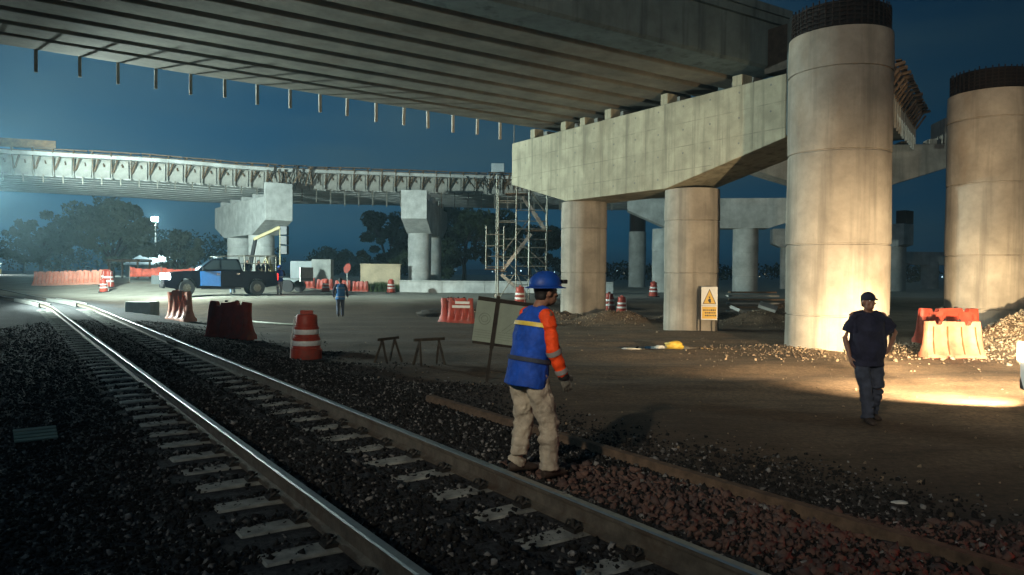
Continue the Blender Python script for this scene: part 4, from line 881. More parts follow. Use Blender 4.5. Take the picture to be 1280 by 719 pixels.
    if rack:
        rk = MB()
        for s_ in (-1, 1):
            rk.tube([(-1.1, s_ * .84, 2.0), (-2.75, s_ * .84, 2.0)], .03, 6)
            for xx in (-1.1, -1.65, -2.2, -2.75): rk.tube([(xx, s_ * .86, 1.22), (xx, s_ * .84, 2.0)], .028, 6)
            rk.tube([(-1.1, s_ * .85, 1.62), (-2.75, s_ * .85, 1.62)], .022, 6)
        for xx in (-1.1, -2.75): rk.tube([(xx, -.84, 2.0), (xx, .84, 2.0)], .03, 6)
        rk.tube([(-1.1, -.7, 2.0), (.45, -.6, 1.93), (.45, .6, 1.93), (-1.1, .7, 2.0)], .02, 6); rk.build('bed_rack', M['tubes'], t)
    if bar:
        MB().box((.15, 0, 1.90), (.28, 1.2, .10)).build('light_bar', M['whitewall'], t, bevel=.03)
    return t
tr = pickup('dark navy pickup truck with a bright blue door and lit headlight on the road', -16.3, 41.6, math.pi + R(30), 'carnavy', 'carblue')
tr.scale = (1.03, 1.03, 1.12)
tm = Matrix.Translation(tr.location) @ Matrix.Rotation(tr.rotation_euler.z, 4, 'Z')
for s_ in (-.7, .7): light('headlamp', 'SPOT', tuple(tm @ Vector((2.92, s_, .9))), 500, (.85, .97, 1), tuple(tm @ Vector((14, s_ * 1.1, .35))), .08, 60, .7)
light('tail_lamp', 'POINT', tuple(tm @ Vector((-2.95, .83, .95))), 8, (1, .05, .03), None, .05)
rc = pickup('white pickup truck cut by the right edge of the photo, its headlights on the columns', 8.20, 7.75, R(90), 'carwhite', 'carwhite', None, 'headwarm', False, False)
for s_, tg in ((-.7, (9.0, 19, .3)), (.7, (15.2, 23.5, .7))):
    light('headlamp', 'SPOT', (8.20 + s_, 10.75, .92), 15000, (1, .74, .42), tg, .07, 27, 1.)
    light('headlamp_spread', 'SPOT', (8.20 + s_, 10.76, .90), 8500, (1, .74, .44), (10.2 + s_ * 4.5, 18.5, -.3), .07, 96, 1.)
light('tail_lamp', 'SPOT', (7.3, 4.80, .95), 220, (1, .13, .06), (4.2, 3.2, 0), .08, 95, .8)
gv = empty('flatbed_trailer', 'grey tipped open trailer tail standing behind the pickup truck', 'trailer', (-14.2, 47.5, H(-14.2, 47.5)), R(-10))
MB().box((0, 0, .85), (2.4, 1.8, .12)).build('bed', M['greywall'], gv); MB().box((1.15, 0, 1.15), (.06, 1.8, .9)).build('tailboard', M['steel'], gv)
for sy in (-.8, .8):
    q = MB().lathe([(.2, -.1), (.38, -.1), (.38, .1), (.2, .1)], 20).build('wheel', M['black'], gv); q.location = (.3, sy, .4); q.rotation_euler = (R(90), 0, 0)
# boom lift by the ramp pier: a yellow boom over a dark mast panel
bl = empty('boom_lift', 'yellow boom lift machine parked against the ramp pier behind the pickup', 'boom lift', (-19.6, 53.6, .75), 0)
MB().bar((1.0, 0, 3.6), (2.9, 0, 4.5), .26, .22).build('boom', M['yellow'], bl, bevel=.03); MB().bar((1.1, 0, 3.6), (.6, 0, .9), .22, .22).build('lower_arm', M['black'], bl)
for k in range(3): MB().box((3.2, 0, 4.25 - .70 * k), (.5, .5, .64)).build('panel', M['screen'], bl, bevel=.03)
MB().bar((2.88, 0, 4.5), (2.88, 0, 1.0), .07, .07).build('mast', M['yellow'], bl)
MB().add([(1.1, -.4, .6), (2.6, -.4, .6), (2.0, -.4, 2.4), (1.1, .4, .6), (2.6, .4, .6), (2.0, .4, 2.4)], [(0, 1, 2), (5, 4, 3), (0, 3, 4, 1), (1, 4, 5, 2), (2, 5, 3, 0)]).build('counterweight', M['yellow'], bl, bevel=.03)
MB().box((.4, 0, .75), (3.6, 1.6, .5)).build('chassis', M['yellow'], bl, bevel=.05)
for sx in (-.9, 1.6):
    q = MB().lathe([(.2, -.12), (.42, -.12), (.42, .12), (.2, .12)], 20).build('wheel', M['black'], bl); q.location = (sx, -.8, .42); q.rotation_euler = (R(90), 0, 0)

# ------------------------------------------------------------------ people
def hand(mb, w, d, pn, s=1, curl=.5, thumb_side=1):
    """palm, four fingers and a thumb: w wrist, d direction of the hand, pn the way the palm faces"""
    w, d, pn = Vector(w), Vector(d).normalized(), Vector(pn).normalized(); side = d.cross(pn).normalized() * thumb_side; pn = side.cross(d).normalized() * thumb_side
    c = w + d * .045 * s; mb.tube([w - d * .01, w + d * .02 * s, w + d * .06 * s, w + d * .088 * s], [(.028 * s, .020 * s), (.036 * s, .017 * s), (.041 * s, .016 * s), (.036 * s, .013 * s)], 10, hint=pn)
    for i, (off, L, r) in enumerate(((.030, .074, .0092), (.010, .082, .0095), (-.010, .076, .0092), (-.030, .060, .008))):
        p = w + d * .082 * s + side * off * s; a = curl * (1 + .12 * i); pts = [p]; dd = d
        for k, f in enumerate((.45, .32, .23)):
            dd = (Matrix.Rotation(-a * (.75 if k else .6) * thumb_side, 3, side) @ dd) if False else (dd * math.cos(a * .6) + pn * math.sin(a * .6)).normalized(); pts.append(pts[-1] + dd * L * f * s)
        mb.tube(pts, [r * s, r * .98 * s, r * .9 * s, r * .7 * s], 8)
    t0 = w + d * .022 * s + side * .030 * s; t1 = t0 + (d * .6 + side * .7 + pn * .25).normalized() * .036 * s; t2 = t1 + (d * .85 + side * .25 + pn * .4).normalized() * .030 * s; t3 = t2 + (d * .9 + pn * .4).normalized() * .022 * s
    mb.tube([t0 - d * .01, t1, t2, t3], [.013 * s, .012 * s, .010 * s, .008 * s], 8)
def person(label, loc, rz, J, cfg, vox=.008, scale=1, group=None):
    t = empty('person', label, 'person', loc, rz, group); t.scale = (scale,) * 3
    V_ = {k: Vector(v) for k, v in J.items() if isinstance(v, tuple)}; look = J.get('look', 0)
    b = MB(); neck, head = V_['neck'], V_['head']; F_ = (0, 1, 0)
    pel = (V_['hipL'] + V_['hipR']) / 2; ch = (V_['shL'] + V_['shR']) / 2; sp_ = ch - pel; sh = V_['shR'] - V_['shL']; rt = sh.normalized(); fw = Vector((0, 0, 1)).cross(rt); fat = cfg.get('fat', 1)
    def tor(mb, k, tr, n=20, up=1.0, lo=-.08): 
        rows = [(lo, .165, .120), (.0, .168, .125), (.22, .155 * fat, .118 * fat), (.45, .158 * fat, .118 * fat), (.7, .178, .122 * fat), (.88, .178, .108), (1.0, .13, .085), (1.09, .07, .062)]
        rows = [r_ for r_ in rows if r_[0] <= up]
        mb.tube([pel + sp_ * r_[0] for r_ in rows], [(r_[1] * k + tr, r_[2] * k + tr) for r_ in rows], n, hint=fw)
    tor(b, .93, 0)
    for s_ in 'LR': b.tube([neck - Vector((0, 0, .035)), (neck - Vector((0, 0, .03))).lerp(V_['sh' + s_], .55), V_['sh' + s_]], [.045, .046, .048], 10)
    b.tube([ch, neck, head - Vector((0, 0, .05))], [(.062, .058), (.056, .056), (.054, .056)], 12, hint=fw)
    hm = Matrix.Rotation(look, 3, 'Z'); tilt = J.get('nod', (0, 0, 0)); 
    hp = lambda v: head + hm @ Vector(v)
    b.ell(head + hm @ Vector((0, -.012, .02)), (.076, .096, .105), 18, 12, hm); b.ell(hp((0, .022, -.055)), (.056, .068, .065), 14, 10, hm); b.ell(hp((0, .050, -.088)), (.030, .032, .024), 10, 8, hm)
    b.tube([hp((0, .082, .022)), hp((0, .100, -.012)), hp((0, .112, -.030)), hp((0, .092, -.040))], [.008, .011, .015, .010], 8)
    b.ell(hp((0, .078, .040)), (.050, .016, .010), 10, 6, hm); b.ell(hp((0, .090, -.062)), (.024, .010, .006), 10, 6, hm); b.ell(hp((0, .087, -.073)), (.020, .010, .007), 10, 6, hm)
    for s_ in (-1, 1): b.ell(hp((s_ * .078, -.008, -.008)), (.010, .020, .032), 8, 8, hm); b.ell(hp((s_ * .045, .066, -.020)), (.022, .018, .016), 8, 6, hm)
    for s_ in 'LR':
        sg = 1 if s_ == 'R' else -1
        b.tube([V_['hip' + s_] + Vector((0, 0, .03)), V_['hip' + s_].lerp(V_['kn' + s_], .45), V_['kn' + s_], V_['kn' + s_].lerp(V_['an' + s_], .35), V_['an' + s_]], [.082, .074, .055, .055, .038], 12)
        b.tube([V_['sh' + s_] - rt * sg * .02, V_['sh' + s_].lerp(V_['el' + s_], .5), V_['el' + s_], V_['el' + s_].lerp(V_['wr' + s_], .35), V_['wr' + s_]], [.050, .044, .036, .038, .026], 12)
        b.ell(V_['sh' + s_], (.056, .056, .056))
        hd = V_.get('hd' + s_, (V_['wr' + s_] - V_['el' + s_]).normalized()); pn = V_.get('pn' + s_, -rt * sg)
        if not cfg.get('glove'): hand(b, V_['wr' + s_], hd, pn, 1, cfg.get('curl', .45), sg * (1 if True else 1))
    b.build('body', M['skin'], t, remesh=vox, sm=4)
    for s_ in (-1, 1):
        MB().ell(hp((s_ * .030, .079, .018)), (.013, .009, .008), 10, 8, hm).build('eye', M['tape'], t, smooth=True); MB().ell(hp((s_ * .030, .0855, .018)), (.0055, .004, .0055), 8, 6, hm).build('pupil', M['hair'], t)
    # hair
    h = MB(); h.ell(hp((0, -.022, .035)), (.083, .098, .100), 18, 12, hm); h.ell(hp((0, -.055, -.035)), (.068, .052, .050), 14, 10, hm)
    if cfg.get('long'): h.tube([hp((0, -.07, -.03)), hp((0, -.09, -.12)), hp((0, -.07, -.2))], [(.06, .035), (.055, .03), (.03, .02)], 10)
    h.build('hair', M['hair'], t, remesh=max(vox, .009), sm=5)
    # trousers
    tm_ = MB(); k_ = cfg.get('leg', 1); bag = random.Random(3)
    tor(tm_, 1.0, .012, up=.25 if cfg.get('shirt_low') else .2)
    for s_ in 'LR':
        hp_, kn, an = V_['hip' + s_], V_['kn' + s_], V_['an' + s_]; pts = [hp_ + Vector((0, 0, .04))]; rr = [.098 * k_]
        for k in range(1, 8): u = k / 7; pts.append(hp_.lerp(kn, u) + Vector((bag.uniform(-.006, .006), bag.uniform(-.006, .006), 0))); rr.append((.098 - .026 * u) * k_ + bag.uniform(-.003, .003))
        for k in range(1, 10): u = k / 9; pts.append(kn.lerp(an, u) + Vector((bag.uniform(-.007, .007), bag.uniform(-.007, .007), 0))); rr.append((.072 - .006 * u) * k_ + (.005 if k % 2 else -.004))
        rr[-1] = .074 * k_; tm_.tube(pts, rr, 16)
    clouds(tm_.build('trousers', M[cfg['trousers']], t, remesh=vox, sm=3), .042, .08)
    # shoes
    for s_ in 'LR':
        an = V_['an' + s_]; yaw = J.get('toe' + s_, 0); fd = Vector((math.sin(yaw), math.cos(yaw), 0)); z0 = an.z - .085
        q = MB(); q.tube([an + Vector((0, 0, .05)), an + Vector((0, 0, -.02)), an - fd * .02 + Vector((0, 0, -.045))], [.050, .052, .05], 12)
        q.tube([Vector((an.x, an.y, z0 + .045)) - fd * .075, Vector((an.x, an.y, z0 + .05)) - fd * .03, Vector((an.x, an.y, z0 + .048)) + fd * .07, Vector((an.x, an.y, z0 + .036)) + fd * .15, Vector((an.x, an.y, z0 + .03)) + fd * .19], [(.030, .035), (.042, .045), (.048, .042), (.046, .034), (.030, .022)], 12, hint=(0, 0, 1)); q.build('shoe', M['boot'], t, remesh=max(vox, .007), sm=3)
    # upper garment
    g = MB(); lo = cfg.get('hem', -.25); low = pel + sp_ * lo
    rows = [(lo, .195, .150), (lo + .12, .196, .152), (.15, .185 * fat, .150 * fat), (.4, .178 * fat, .142 * fat), (.65, .192, .140 * fat), (.86, .190, .124), (.98, .148, .098), (1.06, .085, .078), (1.10, .072, .072)]
    jj = random.Random(5); kk = cfg.get('loose', 1)
    g.tube([pel + sp_ * r_[0] + fw * jj.uniform(-.006, .006) for r_ in rows], [(r_[1] * kk + jj.uniform(-.004, .004), r_[2] * kk + jj.uniform(-.004, .004)) for r_ in rows], 24, hint=fw)
    for s_ in 'LR': g.tube([neck - Vector((0, 0, .055)), (neck - Vector((0, 0, .045))).lerp(V_['sh' + s_], .5), V_['sh' + s_] - Vector((0, 0, .012))], [.055, .062, .062], 12)
    for s_ in 'LR':
        sg = 1 if s_ == 'R' else -1; g.ell(V_['sh' + s_] - rt * sg * .015 - Vector((0, 0, .012 if cfg.get('short_sleeve') else 0)), (.055, .056, .054) if not cfg.get('short_sleeve') else (.070, .072, .062)) 
        if cfg.get('short_sleeve'):
            q0, q1 = V_['sh' + s_], V_['sh' + s_].lerp(V_['el' + s_], .72); g.tube([q0 - rt * sg * .03, q0.lerp(q1, .5), q1], [.050, .064, .076], 14)
            if cfg.get('drape') == s_: g.tube([q1, pel + sp_ * .60 + rt * sg * .19, pel + sp_ * .25 + rt * sg * .13], [(.07, .06), (.10, .08), (.10, .09)], 12)
    clouds(g.build(cfg.get('gname', 'vest'), M[cfg['top']], t, remesh=vox, sm=4), .032, .12)
    for (z0_, z1_, m_) in cfg.get('bands', ()):
        ks = []; pr = []
        for u in (z0_, (z0_ + z1_) / 2, z1_):
            a = np.interp(u, [r_[0] for r_ in rows], [r_[1] for r_ in rows]); b_ = np.interp(u, [r_[0] for r_ in rows], [r_[2] for r_ in rows]); ks.append(pel + sp_ * u); pr.append((a * kk + .013, b_ * kk + .013))
        MB().tube(ks, pr, 28, hint=fw, cap=False).build('reflective_band', M[m_], t, smooth=True)
    if cfg.get('sleeve'):
        for s_ in 'LR':
            sg = 1 if s_ == 'R' else -1; q = MB(); A, B, D_ = V_['sh' + s_], V_['el' + s_], V_['wr' + s_]; pts = [A - rt * sg * .03 + Vector((0, 0, .004))]; rr = [.062]; j2 = random.Random(9)
            for k in range(1, 7): u = k / 6; pts.append(A.lerp(B, u) + rt * sg * .010 * math.sin(u * 3.1)); rr.append(.066 - .008 * u + j2.uniform(-.003, .003))
            for k in range(1, 7): u = k / 6; pts.append(B.lerp(D_, u)); rr.append(.059 - .012 * u + (.004 if k % 2 else -.002))
            q.ell(A - rt * sg * .012, (.064, .068, .066)); q.tube(pts, rr, 16); clouds(q.build('sleeve', M[cfg['sleeve']], t, remesh=vox, sm=3), .020, .07)
            for (u0, u1, rr_) in cfg.get('armbands', ()):
                MB().tube([B.lerp(D_, u0), B.lerp(D_, (u0 + u1) / 2), B.lerp(D_, u1)], [rr_, rr_, rr_ * .97], 18, cap=False).build('arm_band', M['grey'], t, smooth=True)
            if cfg.get('cuff'): MB().tube([B.lerp(D_, .93), B.lerp(D_, 1.08)], .046, 16).build('cuff', M['black'], t, smooth=True)
            if cfg.get('glove'):
                q = MB(); hd = V_.get('hd' + s_, (D_ - B).normalized()); q.tube([D_ - hd * .03, D_ + hd * .02], [.036, .034], 12); hand(q, D_, hd, V_.get('pn' + s_, -rt * sg), 1.16, .4, sg); q.build('glove', M['glove'], t, remesh=.0045, sm=2)
    hc = cfg.get('hat')
    if hc in ('helmet', 'smallhelmet'):
        q = MB(); c0 = head + hm @ Vector((0, -.012, .045)); rows2 = [(.118, 0), (.121, .012), (.119, .04), (.108, .075), (.086, .105), (.052, .124), (.018, .131), (.002, .132)]
        base = len(q.v); n = 36
        for r_, z_ in rows2:
            for j in range(n): a = 2 * math.pi * j / n; q.v.append(tuple(c0 + hm @ Vector((r_ * math.cos(a), r_ * 1.20 * math.sin(a), z_))))
        for i in range(len(rows2) - 1):
            for j in range(n): q.f.append((i * n + j, i * n + (j + 1) % n, (i + 1) * n + (j + 1) % n, (i + 1) * n + j)); q.m.append(0)
        q.f.append(tuple((len(rows2) - 1) * n + j for j in range(n))); q.m.append(0); hl = q.build('helmet', M['helmet'], t, smooth=True)
        so = hl.modifiers.new('thick', 'SOLIDIFY'); so.thickness = .004
        q = MB(); 
        for k, (f0, zz) in enumerate(((1.0, .006), (1.30, -.006), (1.30, -.011), (1.0, -.002))):
            for j in range(n): a = 2 * math.pi * j / n; ex = f0 if f0 == 1 else 1.23 + .14 * max(0, math.sin(a)) ** 2 + .10 * max(0, -math.sin(a)) ** 3; q.v.append(tuple(c0 + hm @ Vector((.118 * ex * math.cos(a), .118 * 1.2 * ex * math.sin(a), zz))))
        for i in range(4):
            for j in range(n): i2 = (i + 1) % 4; q.f.append((i * n + j, i * n + (j + 1) % n, i2 * n + (j + 1) % n, i2 * n + j)); q.m.append(0)
        q.build('helmet_brim', M['helmet'], t, smooth=True)
        q = MB(); 
        for a in (-.035, .035): q.tube([c0 + hm @ Vector((a, y_, z_)) for y_, z_ in ((-.10, .085), (-.05, .122), (0, .131), (.05, .125), (.10, .09))], .006, 6)
        q.build('helmet_ridge', M['helmet'], t, smooth=True)
        if hc == 'helmet':
            MB().box(c0 + hm @ Vector((0, .185, .045)), (.05, .045, .035), hm).box(c0 + hm @ Vector((0, .150, .045)), (.03, .05, .02), hm).build('head_lamp', M['black'], t, bevel=.006)
    if hc == 'cap':
        q = MB(); q.ell(hp((0, -.012, .055)), (.086, .104, .080), 18, 10, hm); q.tube([hp((0, .06, .045)), hp((0, .12, .040)), hp((0, .165, .030))], [(.070, .012), (.065, .008), (.04, .005)], 12, hint=(0, 0, 1)); q.build('cap', M['navy'], t, remesh=.009, sm=3)
    return t
wk = dict(hipL=(-.10, -.06, .86), hipR=(.10, -.06, .86), knL=(-.13, .0, .46), knR=(.15, .06, .46), anL=(-.15, -.06, .085), anR=(.165, .06, .085), shL=(-.185, .04, 1.36), shR=(.185, .01, 1.36), elL=(-.25, .03, 1.07), elR=(.245, .03, 1.09), wrL=(-.22, .17, .86), wrR=(.225, .15, .865), neck=(0, .07, 1.45), head=(0, .13, 1.555), look=R(-6), toeR=-.15, toeL=.2, pnR=(-1, .2, 0), pnL=(1, .2, 0))
wx_, wy_ = .185, 6.30
person('worker in a blue helmet, blue vest and orange sleeves standing beside the right rail', (wx_, wy_, H(wx_, wy_) + .03), R(-58), wk, dict(glove=1, trousers='trouser', top='vest', sleeve='orange', cuff=1, bands=((.80, .87, 'yellowtape'), (.22, .29, 'jeans')), armbands=((-.02, .16, .068), (.70, .88, .057)), hat='helmet', hem=-.20, loose=1.14, leg=1.14), .008, 1.0)
mn = dict(hipL=(-.10, 0, .88), hipR=(.10, 0, .88), knL=(-.125, .05, .47), knR=(.08, .12, .47), anL=(-.13, -.10, .10), anR=(.06, .16, .085), shL=(-.20, .0, 1.42), shR=(.20, .0, 1.42), elL=(-.40, -.02, 1.19), elR=(.29, -.04, 1.12), wrL=(-.235, .11, .98), wrR=(.27, .06, .87), neck=(0, .01, 1.50), head=(.01, .03, 1.61), look=R(4), toeR=.1, toeL=-.1, hdL=(.75, .35, -.5), pnL=(.3, -.9, 0))
mn2 = dict(mn)
# he faces the camera: his left arm (raised to the ear) is on the right of the photo
person('man in a dark T-shirt and cap walking towards the camera, one elbow out', (4.86, 10.15, H(4.86, 10.15) - .01), R(180 + 4), mn, dict(trousers='jeans', top='navy', short_sleeve=1, drape='L', gname='t_shirt', hat='cap', hem=-.22, loose=1.12, fat=1.22, leg=1.12), .011, 1.02)
st_ = dict(hipL=(-.09, 0, .88), hipR=(.09, 0, .88), knL=(-.10, .05, .47), knR=(.10, .08, .47), anL=(-.09, -.10, .10), anR=(.09, .12, .085), shL=(-.19, .0, 1.40), shR=(.19, .0, 1.40), elL=(-.29, -.02, 1.12), elR=(.29, .02, 1.12), wrL=(-.27, .06, .87), wrR=(.30, .14, .90), neck=(0, .01, 1.48), head=(.0, .02, 1.59))
person('man in a bright blue vest walking away across the dark yard', (-7.75, 33.6, H(-7.75, 33.6)), R(12), st_, dict(trousers='jeans', top='bluecloth', sleeve='navy', hem=-.22, loose=1.08, hat=None, bands=((.75, .80, 'grey'), (.0, .05, 'grey'))), .016, 1.02)
st2 = dict(st_); st2['elR'] = (.30, .16, 1.16); st2['wrR'] = (.26, .38, 1.2); st2['anL'] = (-.09, 0, .085)
person('worker in a blue vest and pale jeans standing at the tail of the pickup', (-13.75, 44.0, H(-13.75, 44.0)), R(20), st2, dict(trousers='lightjeans', top='vest', sleeve='navy', hat='smallhelmet', hem=-.2, loose=1.05, bands=((.3, .36, 'tape'),)), .018, 1.0)
person('person in dark clothes standing behind the pickup, only the legs showing under it', (-16.6, 44.2, H(-16.6, 44.2)), R(200), st_, dict(trousers='lightjeans', top='bluecloth', sleeve='navy', hem=-.2), .02, 1.0)
for i, (u, lb) in enumerate(((-1.5, 'foremost of the three dark figures riding in the pickup bed'), (-2.05, 'middle one of the three figures riding in the pickup bed'), (-2.5, 'rearmost of the figures riding in the pickup bed'))):
    sit = dict(hipL=(-.09, 0, .42), hipR=(.09, 0, .42), knL=(-.12, .38, .46), knR=(.12, .38, .46), anL=(-.12, .42, .10), anR=(.12, .42, .10), shL=(-.18, .0, .92), shR=(.18, .0, .92), elL=(-.25, .1, .66), elR=(.25, .1, .66), wrL=(-.15, .3, .55), wrR=(.15, .3, .55), neck=(0, .01, 1.0), head=(.0, .03, 1.1))
    p_ = tm @ Vector((u, -.35 if i != 1 else -.1, .86)); person(lb, tuple(p_), tr.rotation_euler.z + (R(0) if i != 1 else R(60)), sit, dict(trousers='jeans', top='navy', short_sleeve=1, gname='shirt', hem=-.05), .02, .95, 'people in the truck bed')

# ------------------------------------------------------------------ trees
def tree(label, x, y, h, w, m='leaf', n=2600, seed=0, group=None, trunk=True, leaf=.30, name='broadleaf_tree', z0=None):
    r = np.random.default_rng(seed); rr = random.Random(seed); z = (0.5 if z0 is None else z0); t = empty(name, label, 'tree', (x, y, z), 0, group)
    tb = MB(); th = h * .32; tb.tube([(0, 0, -.2), (.1, 0, th * .5), (.0, .1, th)], [h * .035, h * .026, h * .022], 9)
    tips = []
    for k in range(7):
        a = k * 2.4 + rr.random(); e = Vector((math.cos(a) * w * .30 * rr.uniform(.6, 1.2), math.sin(a) * w * .30 * rr.uniform(.6, 1.2), h * rr.uniform(.5, .85))); mid = Vector((e.x * .4, e.y * .4, th + (e.z - th) * .45)); tb.tube([(0, .05, th * .8), mid, e], [h * .016, h * .010, h * .004], 6); tips.append(e)
        e2 = e + Vector((rr.uniform(-1, 1) * w * .14, rr.uniform(-1, 1) * w * .14, rr.uniform(-.02, .12) * h)); tb.tube([mid, e2], [h * .007, h * .003], 5); tips.append(e2)
    tb.build('trunk', M['bark'], t, smooth=True)
    nc = 34; cl = []
    for k in range(nc):
        u = r.normal(0, 1, 3); u /= np.linalg.norm(u); rad = r.uniform(.45, 1) ** .6; cl.append((u[0] * w * .46 * rad, u[1] * w * .40 * rad, h * .60 + u[2] * h * .38 * rad, r.uniform(.06, .24) * w * .6))
    cl = np.array(cl + [(q.x, q.y, q.z, w * .12) for q in tips]); pick = r.integers(0, len(cl), n); c = cl[pick]; d = r.normal(0, 1, (n, 3)); d /= np.linalg.norm(d, axis=1, keepdims=True)
    P = c[:, :3] + d * (c[:, 3:] * r.uniform(.5, 1.05, (n, 1)) ** .7) * np.array((1, 1, .7)); P[:, 2] = np.maximum(P[:, 2], h * .16)
    q = r.normal(0, 1, (n, 4)); q /= np.linalg.norm(q, axis=1, keepdims=True); w_, x_, y_, z_ = q.T
    A = np.stack([1 - 2 * (y_ * y_ + z_ * z_), 2 * (x_ * y_ + z_ * w_), 2 * (x_ * z_ - y_ * w_)], 1); B = np.stack([2 * (x_ * y_ - z_ * w_), 1 - 2 * (x_ * x_ + z_ * z_), 2 * (y_ * z_ + x_ * w_)], 1)
    s_ = r.uniform(.6, 1.3, (n, 1)) * leaf; V = np.stack([P - A * s_, P + B * s_ * .45, P + A * s_, P - B * s_ * .45], 1).reshape(-1, 3); F = np.arange(4 * n).reshape(n, 4)
    me = bpy.data.meshes.new('crown'); me.from_pydata(V.tolist(), [], F.tolist()); me.materials.append(M[m]); o = bpy.data.objects.new('crown', me); C.objects.link(o); o.parent = t; return t
tree('big feathery pale tree in the haze behind the orange netting', -42, 78, 9.3, 10.5, 'leafhazy', 9000, 1, leaf=.26)
tree('hazy pale tree left of the biggest one, at the left edge', -52, 82, 8.0, 8, 'leafhazy', 5000, 2, leaf=.26)
tree('lower bushy tree in the haze right of the big pale tree', -37.5, 84, 6.0, 6, 'leafhazy', 4000, 12, leaf=.24)
tree('dark spreading tree left of the ramp pier behind the beige wall', -15.0, 90, 9.3, 8.5, 'leaf', 6500, 3, leaf=.3)
tree('largest dark tree right behind the ramp pier', -6.0, 92, 10.0, 12, 'leaf', 9000, 4, leaf=.3)
tree('dark tree behind the scaffold stair tower', 2.2, 95, 8.6, 10, 'leaf', 6500, 5, leaf=.3)
tree('low dark tree filling the gap right of the ramp pier', -9.5, 84, 5.5, 8, 'leaf', 5000, 6, leaf=.3)
bk_ = [(-66, 130, 8, 14), (-58, 140, 9, 15), (-70, 150, 10, 16), (-52, 150, 7, 10), (-46, 135, 5, 9), (-36, 150, 6, 9), (-39, 160, 7, 11), (-30, 150, 4, 8), (-41.5, 168, 7.5, 4), (-26, 155, 4.5, 10), (-34, 170, 5, 12), (-21, 160, 4.5, 12), (-44, 175, 5.5, 12), (12, 150, 4, 14), (22, 160, 4, 16), (31, 150, 3.6, 12), (44, 170, 4, 18), (62, 160, 4, 18), (75, 170, 5, 20), (88, 170, 4, 20), (-90, 150, 9, 18), (-105, 160, 10, 20)]
for i, (x, y, h_, w_) in enumerate(bk_):
    sd = ['far left beyond the hazy tree', 'behind the shed roof', 'behind the shed and lamp mast', 'right of the lamp mast', 'low, right of the shed', 'left of the ramp pier', 'behind the ramp pier columns', 'above the whitish wall', 'tall thin one above the grey block', 'above the man in the blue vest', 'left of the tall thin one', 'right of the stop paddle', 'between ramp pier and shed', 'between the two main pier columns', 'right of the warning sign column', 'behind the wide pale pier', 'left of the thick column', 'between the thick columns, left', 'between the thick columns, right', 'behind the right thick column', 'at the left edge', 'outermost at the left edge'][i]
    tree('dark silhouetted tree on the skyline, ' + sd, x, y, h_, w_, 'leaf', 1100, 50 + i, 'dark trees along the skyline', leaf=.42, name='distant_tree')
# grass on the mound by the beige wall
g = []
r = np.random.default_rng(3); n = 5000; gx = r.uniform(-11.8, -8.2, n); gy = r.uniform(53.2, 58, n); gz = height(gx, gy); hh = r.uniform(.25, .8, n) * (.4 + .6 * np.exp(-((gx + 9.8) / 1.3) ** 2)); ang_ = r.uniform(0, 6.28, n); lx, ly = r.normal(0, .14, n), r.normal(0, .14, n)
V = np.stack([np.stack([gx - .03 * np.cos(ang_), gy - .03 * np.sin(ang_), gz], 1), np.stack([gx + .03 * np.cos(ang_), gy + .03 * np.sin(ang_), gz], 1), np.stack([gx + lx, gy + ly, gz + hh], 1)], 1).reshape(-1, 3)
me = bpy.data.meshes.new('tall_grass'); me.from_pydata(V.tolist(), [], np.arange(3 * n).reshape(n, 3).tolist()); me.materials.append(M['grassy']); o = bpy.data.objects.new('tall_grass', me); C.objects.link(o); tag(o, 'tall green grass growing in front of the beige wall', 'grass', kind='stuff')

# far hills and town lights
hm_ = MB(); xs = np.linspace(-1800, 1800, 90)
for x in xs:
    hgt = 12 + 9 * math.sin(x * .004 + 1) + 6 * math.sin(x * .011) + 3 * math.sin(x * .03); hm_.v += [(x, 1500, -5), (x, 1560, max(4, hgt)), (x, 1750, -5)]
for i in range(89):
    for j in range(2): hm_.f.append((i * 3 + j, i * 3 + 3 + j, i * 3 + 4 + j, i * 3 + 1 + j)); hm_.m.append(0)
hl_ = hm_.build('hills', mat('hill_dark', (.03, .04, .03), .95)); hl_['kind'] = 'structure'
for nm, mm, sd_, cnt in (('cool', 'towncool', 1, 90), ('warm', 'townwarm', 2, 70)):
    r = random.Random(sd_); tb = MB()
    for k in range(cnt):
        x = r.choice([r.uniform(100, 640), r.gauss(520, 40), r.gauss(560, 50), r.gauss(130, 60), r.uniform(-220, 60)]); y = r.uniform(700, 900); s_ = r.uniform(.35, 1.0); z = r.uniform(-1, 7); tb.box((x, y, z), (s_, s_, s_))
    o = tb.build('town_lights', M[mm]); tag(o, {'cool': 'tiny blue white lights of the distant town along the horizon', 'warm': 'tiny warm lights of the distant town along the horizon'}[nm], 'lights', kind='stuff')
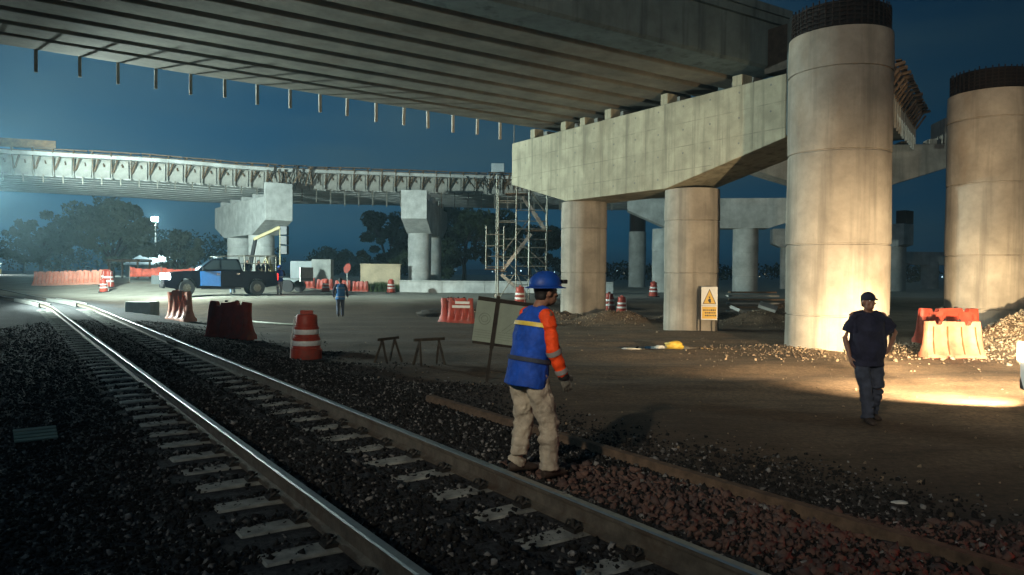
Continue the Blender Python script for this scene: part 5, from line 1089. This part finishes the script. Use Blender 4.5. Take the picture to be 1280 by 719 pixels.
# ------------------------------------------------------------------ lights with their lamps
def flood_tower(label, x, y, h, heads, energy, col, target, spot=None, blend=.6, size=.25, mname='lamp_cool'):
    z0 = H(x, y); t = empty('floodlight_tower', label, 'floodlight', (x, y, z0))
    MB().tube([(0, 0, 0), (0, 0, h * .55)], .09, 10).tube([(0, 0, h * .55), (0, 0, h)], .06, 10).build('mast', M['steel'], t, smooth=True)
    MB().box((0, 0, .45), (1.0, 1.2, .7)).build('generator_box', M['yellow'], t, bevel=.06)
    d = Vector(target) - Vector((x, y, z0 + h)); a = math.atan2(d.y, d.x)
    MB().bar((-math.sin(a) * .7, math.cos(a) * .7, h), (math.sin(a) * .7, -math.cos(a) * .7, h), .06, .06).build('cross_arm', M['steel'], t)
    for k in range(heads):
        u = (k - (heads - 1) / 2) * .45
        hb = MB(); hb.box((0, 0, 0), (.14, .38, .32)); q = hb.build('lamp_housing', M['screen'], t, bevel=.02); q.location = (-math.sin(a) * u, math.cos(a) * u, h + .22); q.rotation_euler = (0, 0, a)
        lb = MB(); lb.box((.076, 0, 0), (.008, .33, .27)); lb.build('lamp_glass', M[mname], q)
    light('floodlight', 'SPOT' if spot else 'POINT', (x + math.cos(a) * .45, y + math.sin(a) * .45, z0 + h + .22), energy, col, target, size, spot, blend)
    return t
flood_tower("portable floodlight tower just beyond the left edge beside the level crossing", -25.3, 33.2, 5.6, 4, 34000, (.80, 1, .93), (-12, 43, 8.5), 164, .25)
flood_tower("portable floodlight tower behind the photographer lighting the main pier", -7, -12, 8.6, 4, 11000, (1, .88, .68), (8, 25, 7.2), 54)
flood_tower('far off glaring vehicle light low at the left edge beyond the crossing', -75, 108, 1.6, 2, 3000, (.85, 1, 1), (-20, 20, 2))  # low floodlight standing in for another vehicle's light
# street lamp mast
lm = empty('street_lamp', 'tall street lamp mast with a glaring cool white head above the shed', 'street lamp', (-47.9, 100, 0))
MB().tube([(0, 0, 0), (0, 0, 8.9)], [.14, .09], 10).build('mast', M['steel'], lm, smooth=True); MB().box((0, 0, 9.0), (.9, .5, .2)).build('lamp_head', M['steel'], lm, bevel=.05); MB().box((0, -.22, 8.95), (.9, .1, .6)).build('lamp_glass', M['lamp_cool'], lm)
light('street_lamp_light', 'POINT', (-47.9, 99.4, 8.8), 9000, (.70, .98, 1), None, .3)

# thin night haze round the whole place
hz = MB().box((0, 1500, 17), (7800, 4900, 40)); m = bpy.data.materials.new('haze'); m.use_nodes = True; t_ = m.node_tree
t_.nodes.remove(t_.nodes['Principled BSDF'])
v = t_.nodes.new('ShaderNodeVolumePrincipled'); v.inputs['Color'].default_value = (.55, .85, 1, 1); v.inputs['Density'].default_value = .0010; v.inputs['Anisotropy'].default_value = .3
t_.links.new(v.outputs[0], t_.nodes['Material Output'].inputs['Volume']); hz.build('haze', m)['kind'] = 'stuff'
light('floodlight_spill', 'POINT', (-25.0, 33.0, H(-25.3, 33.2) + 5.7), 5000, (.80, 1, .93), None, .3)
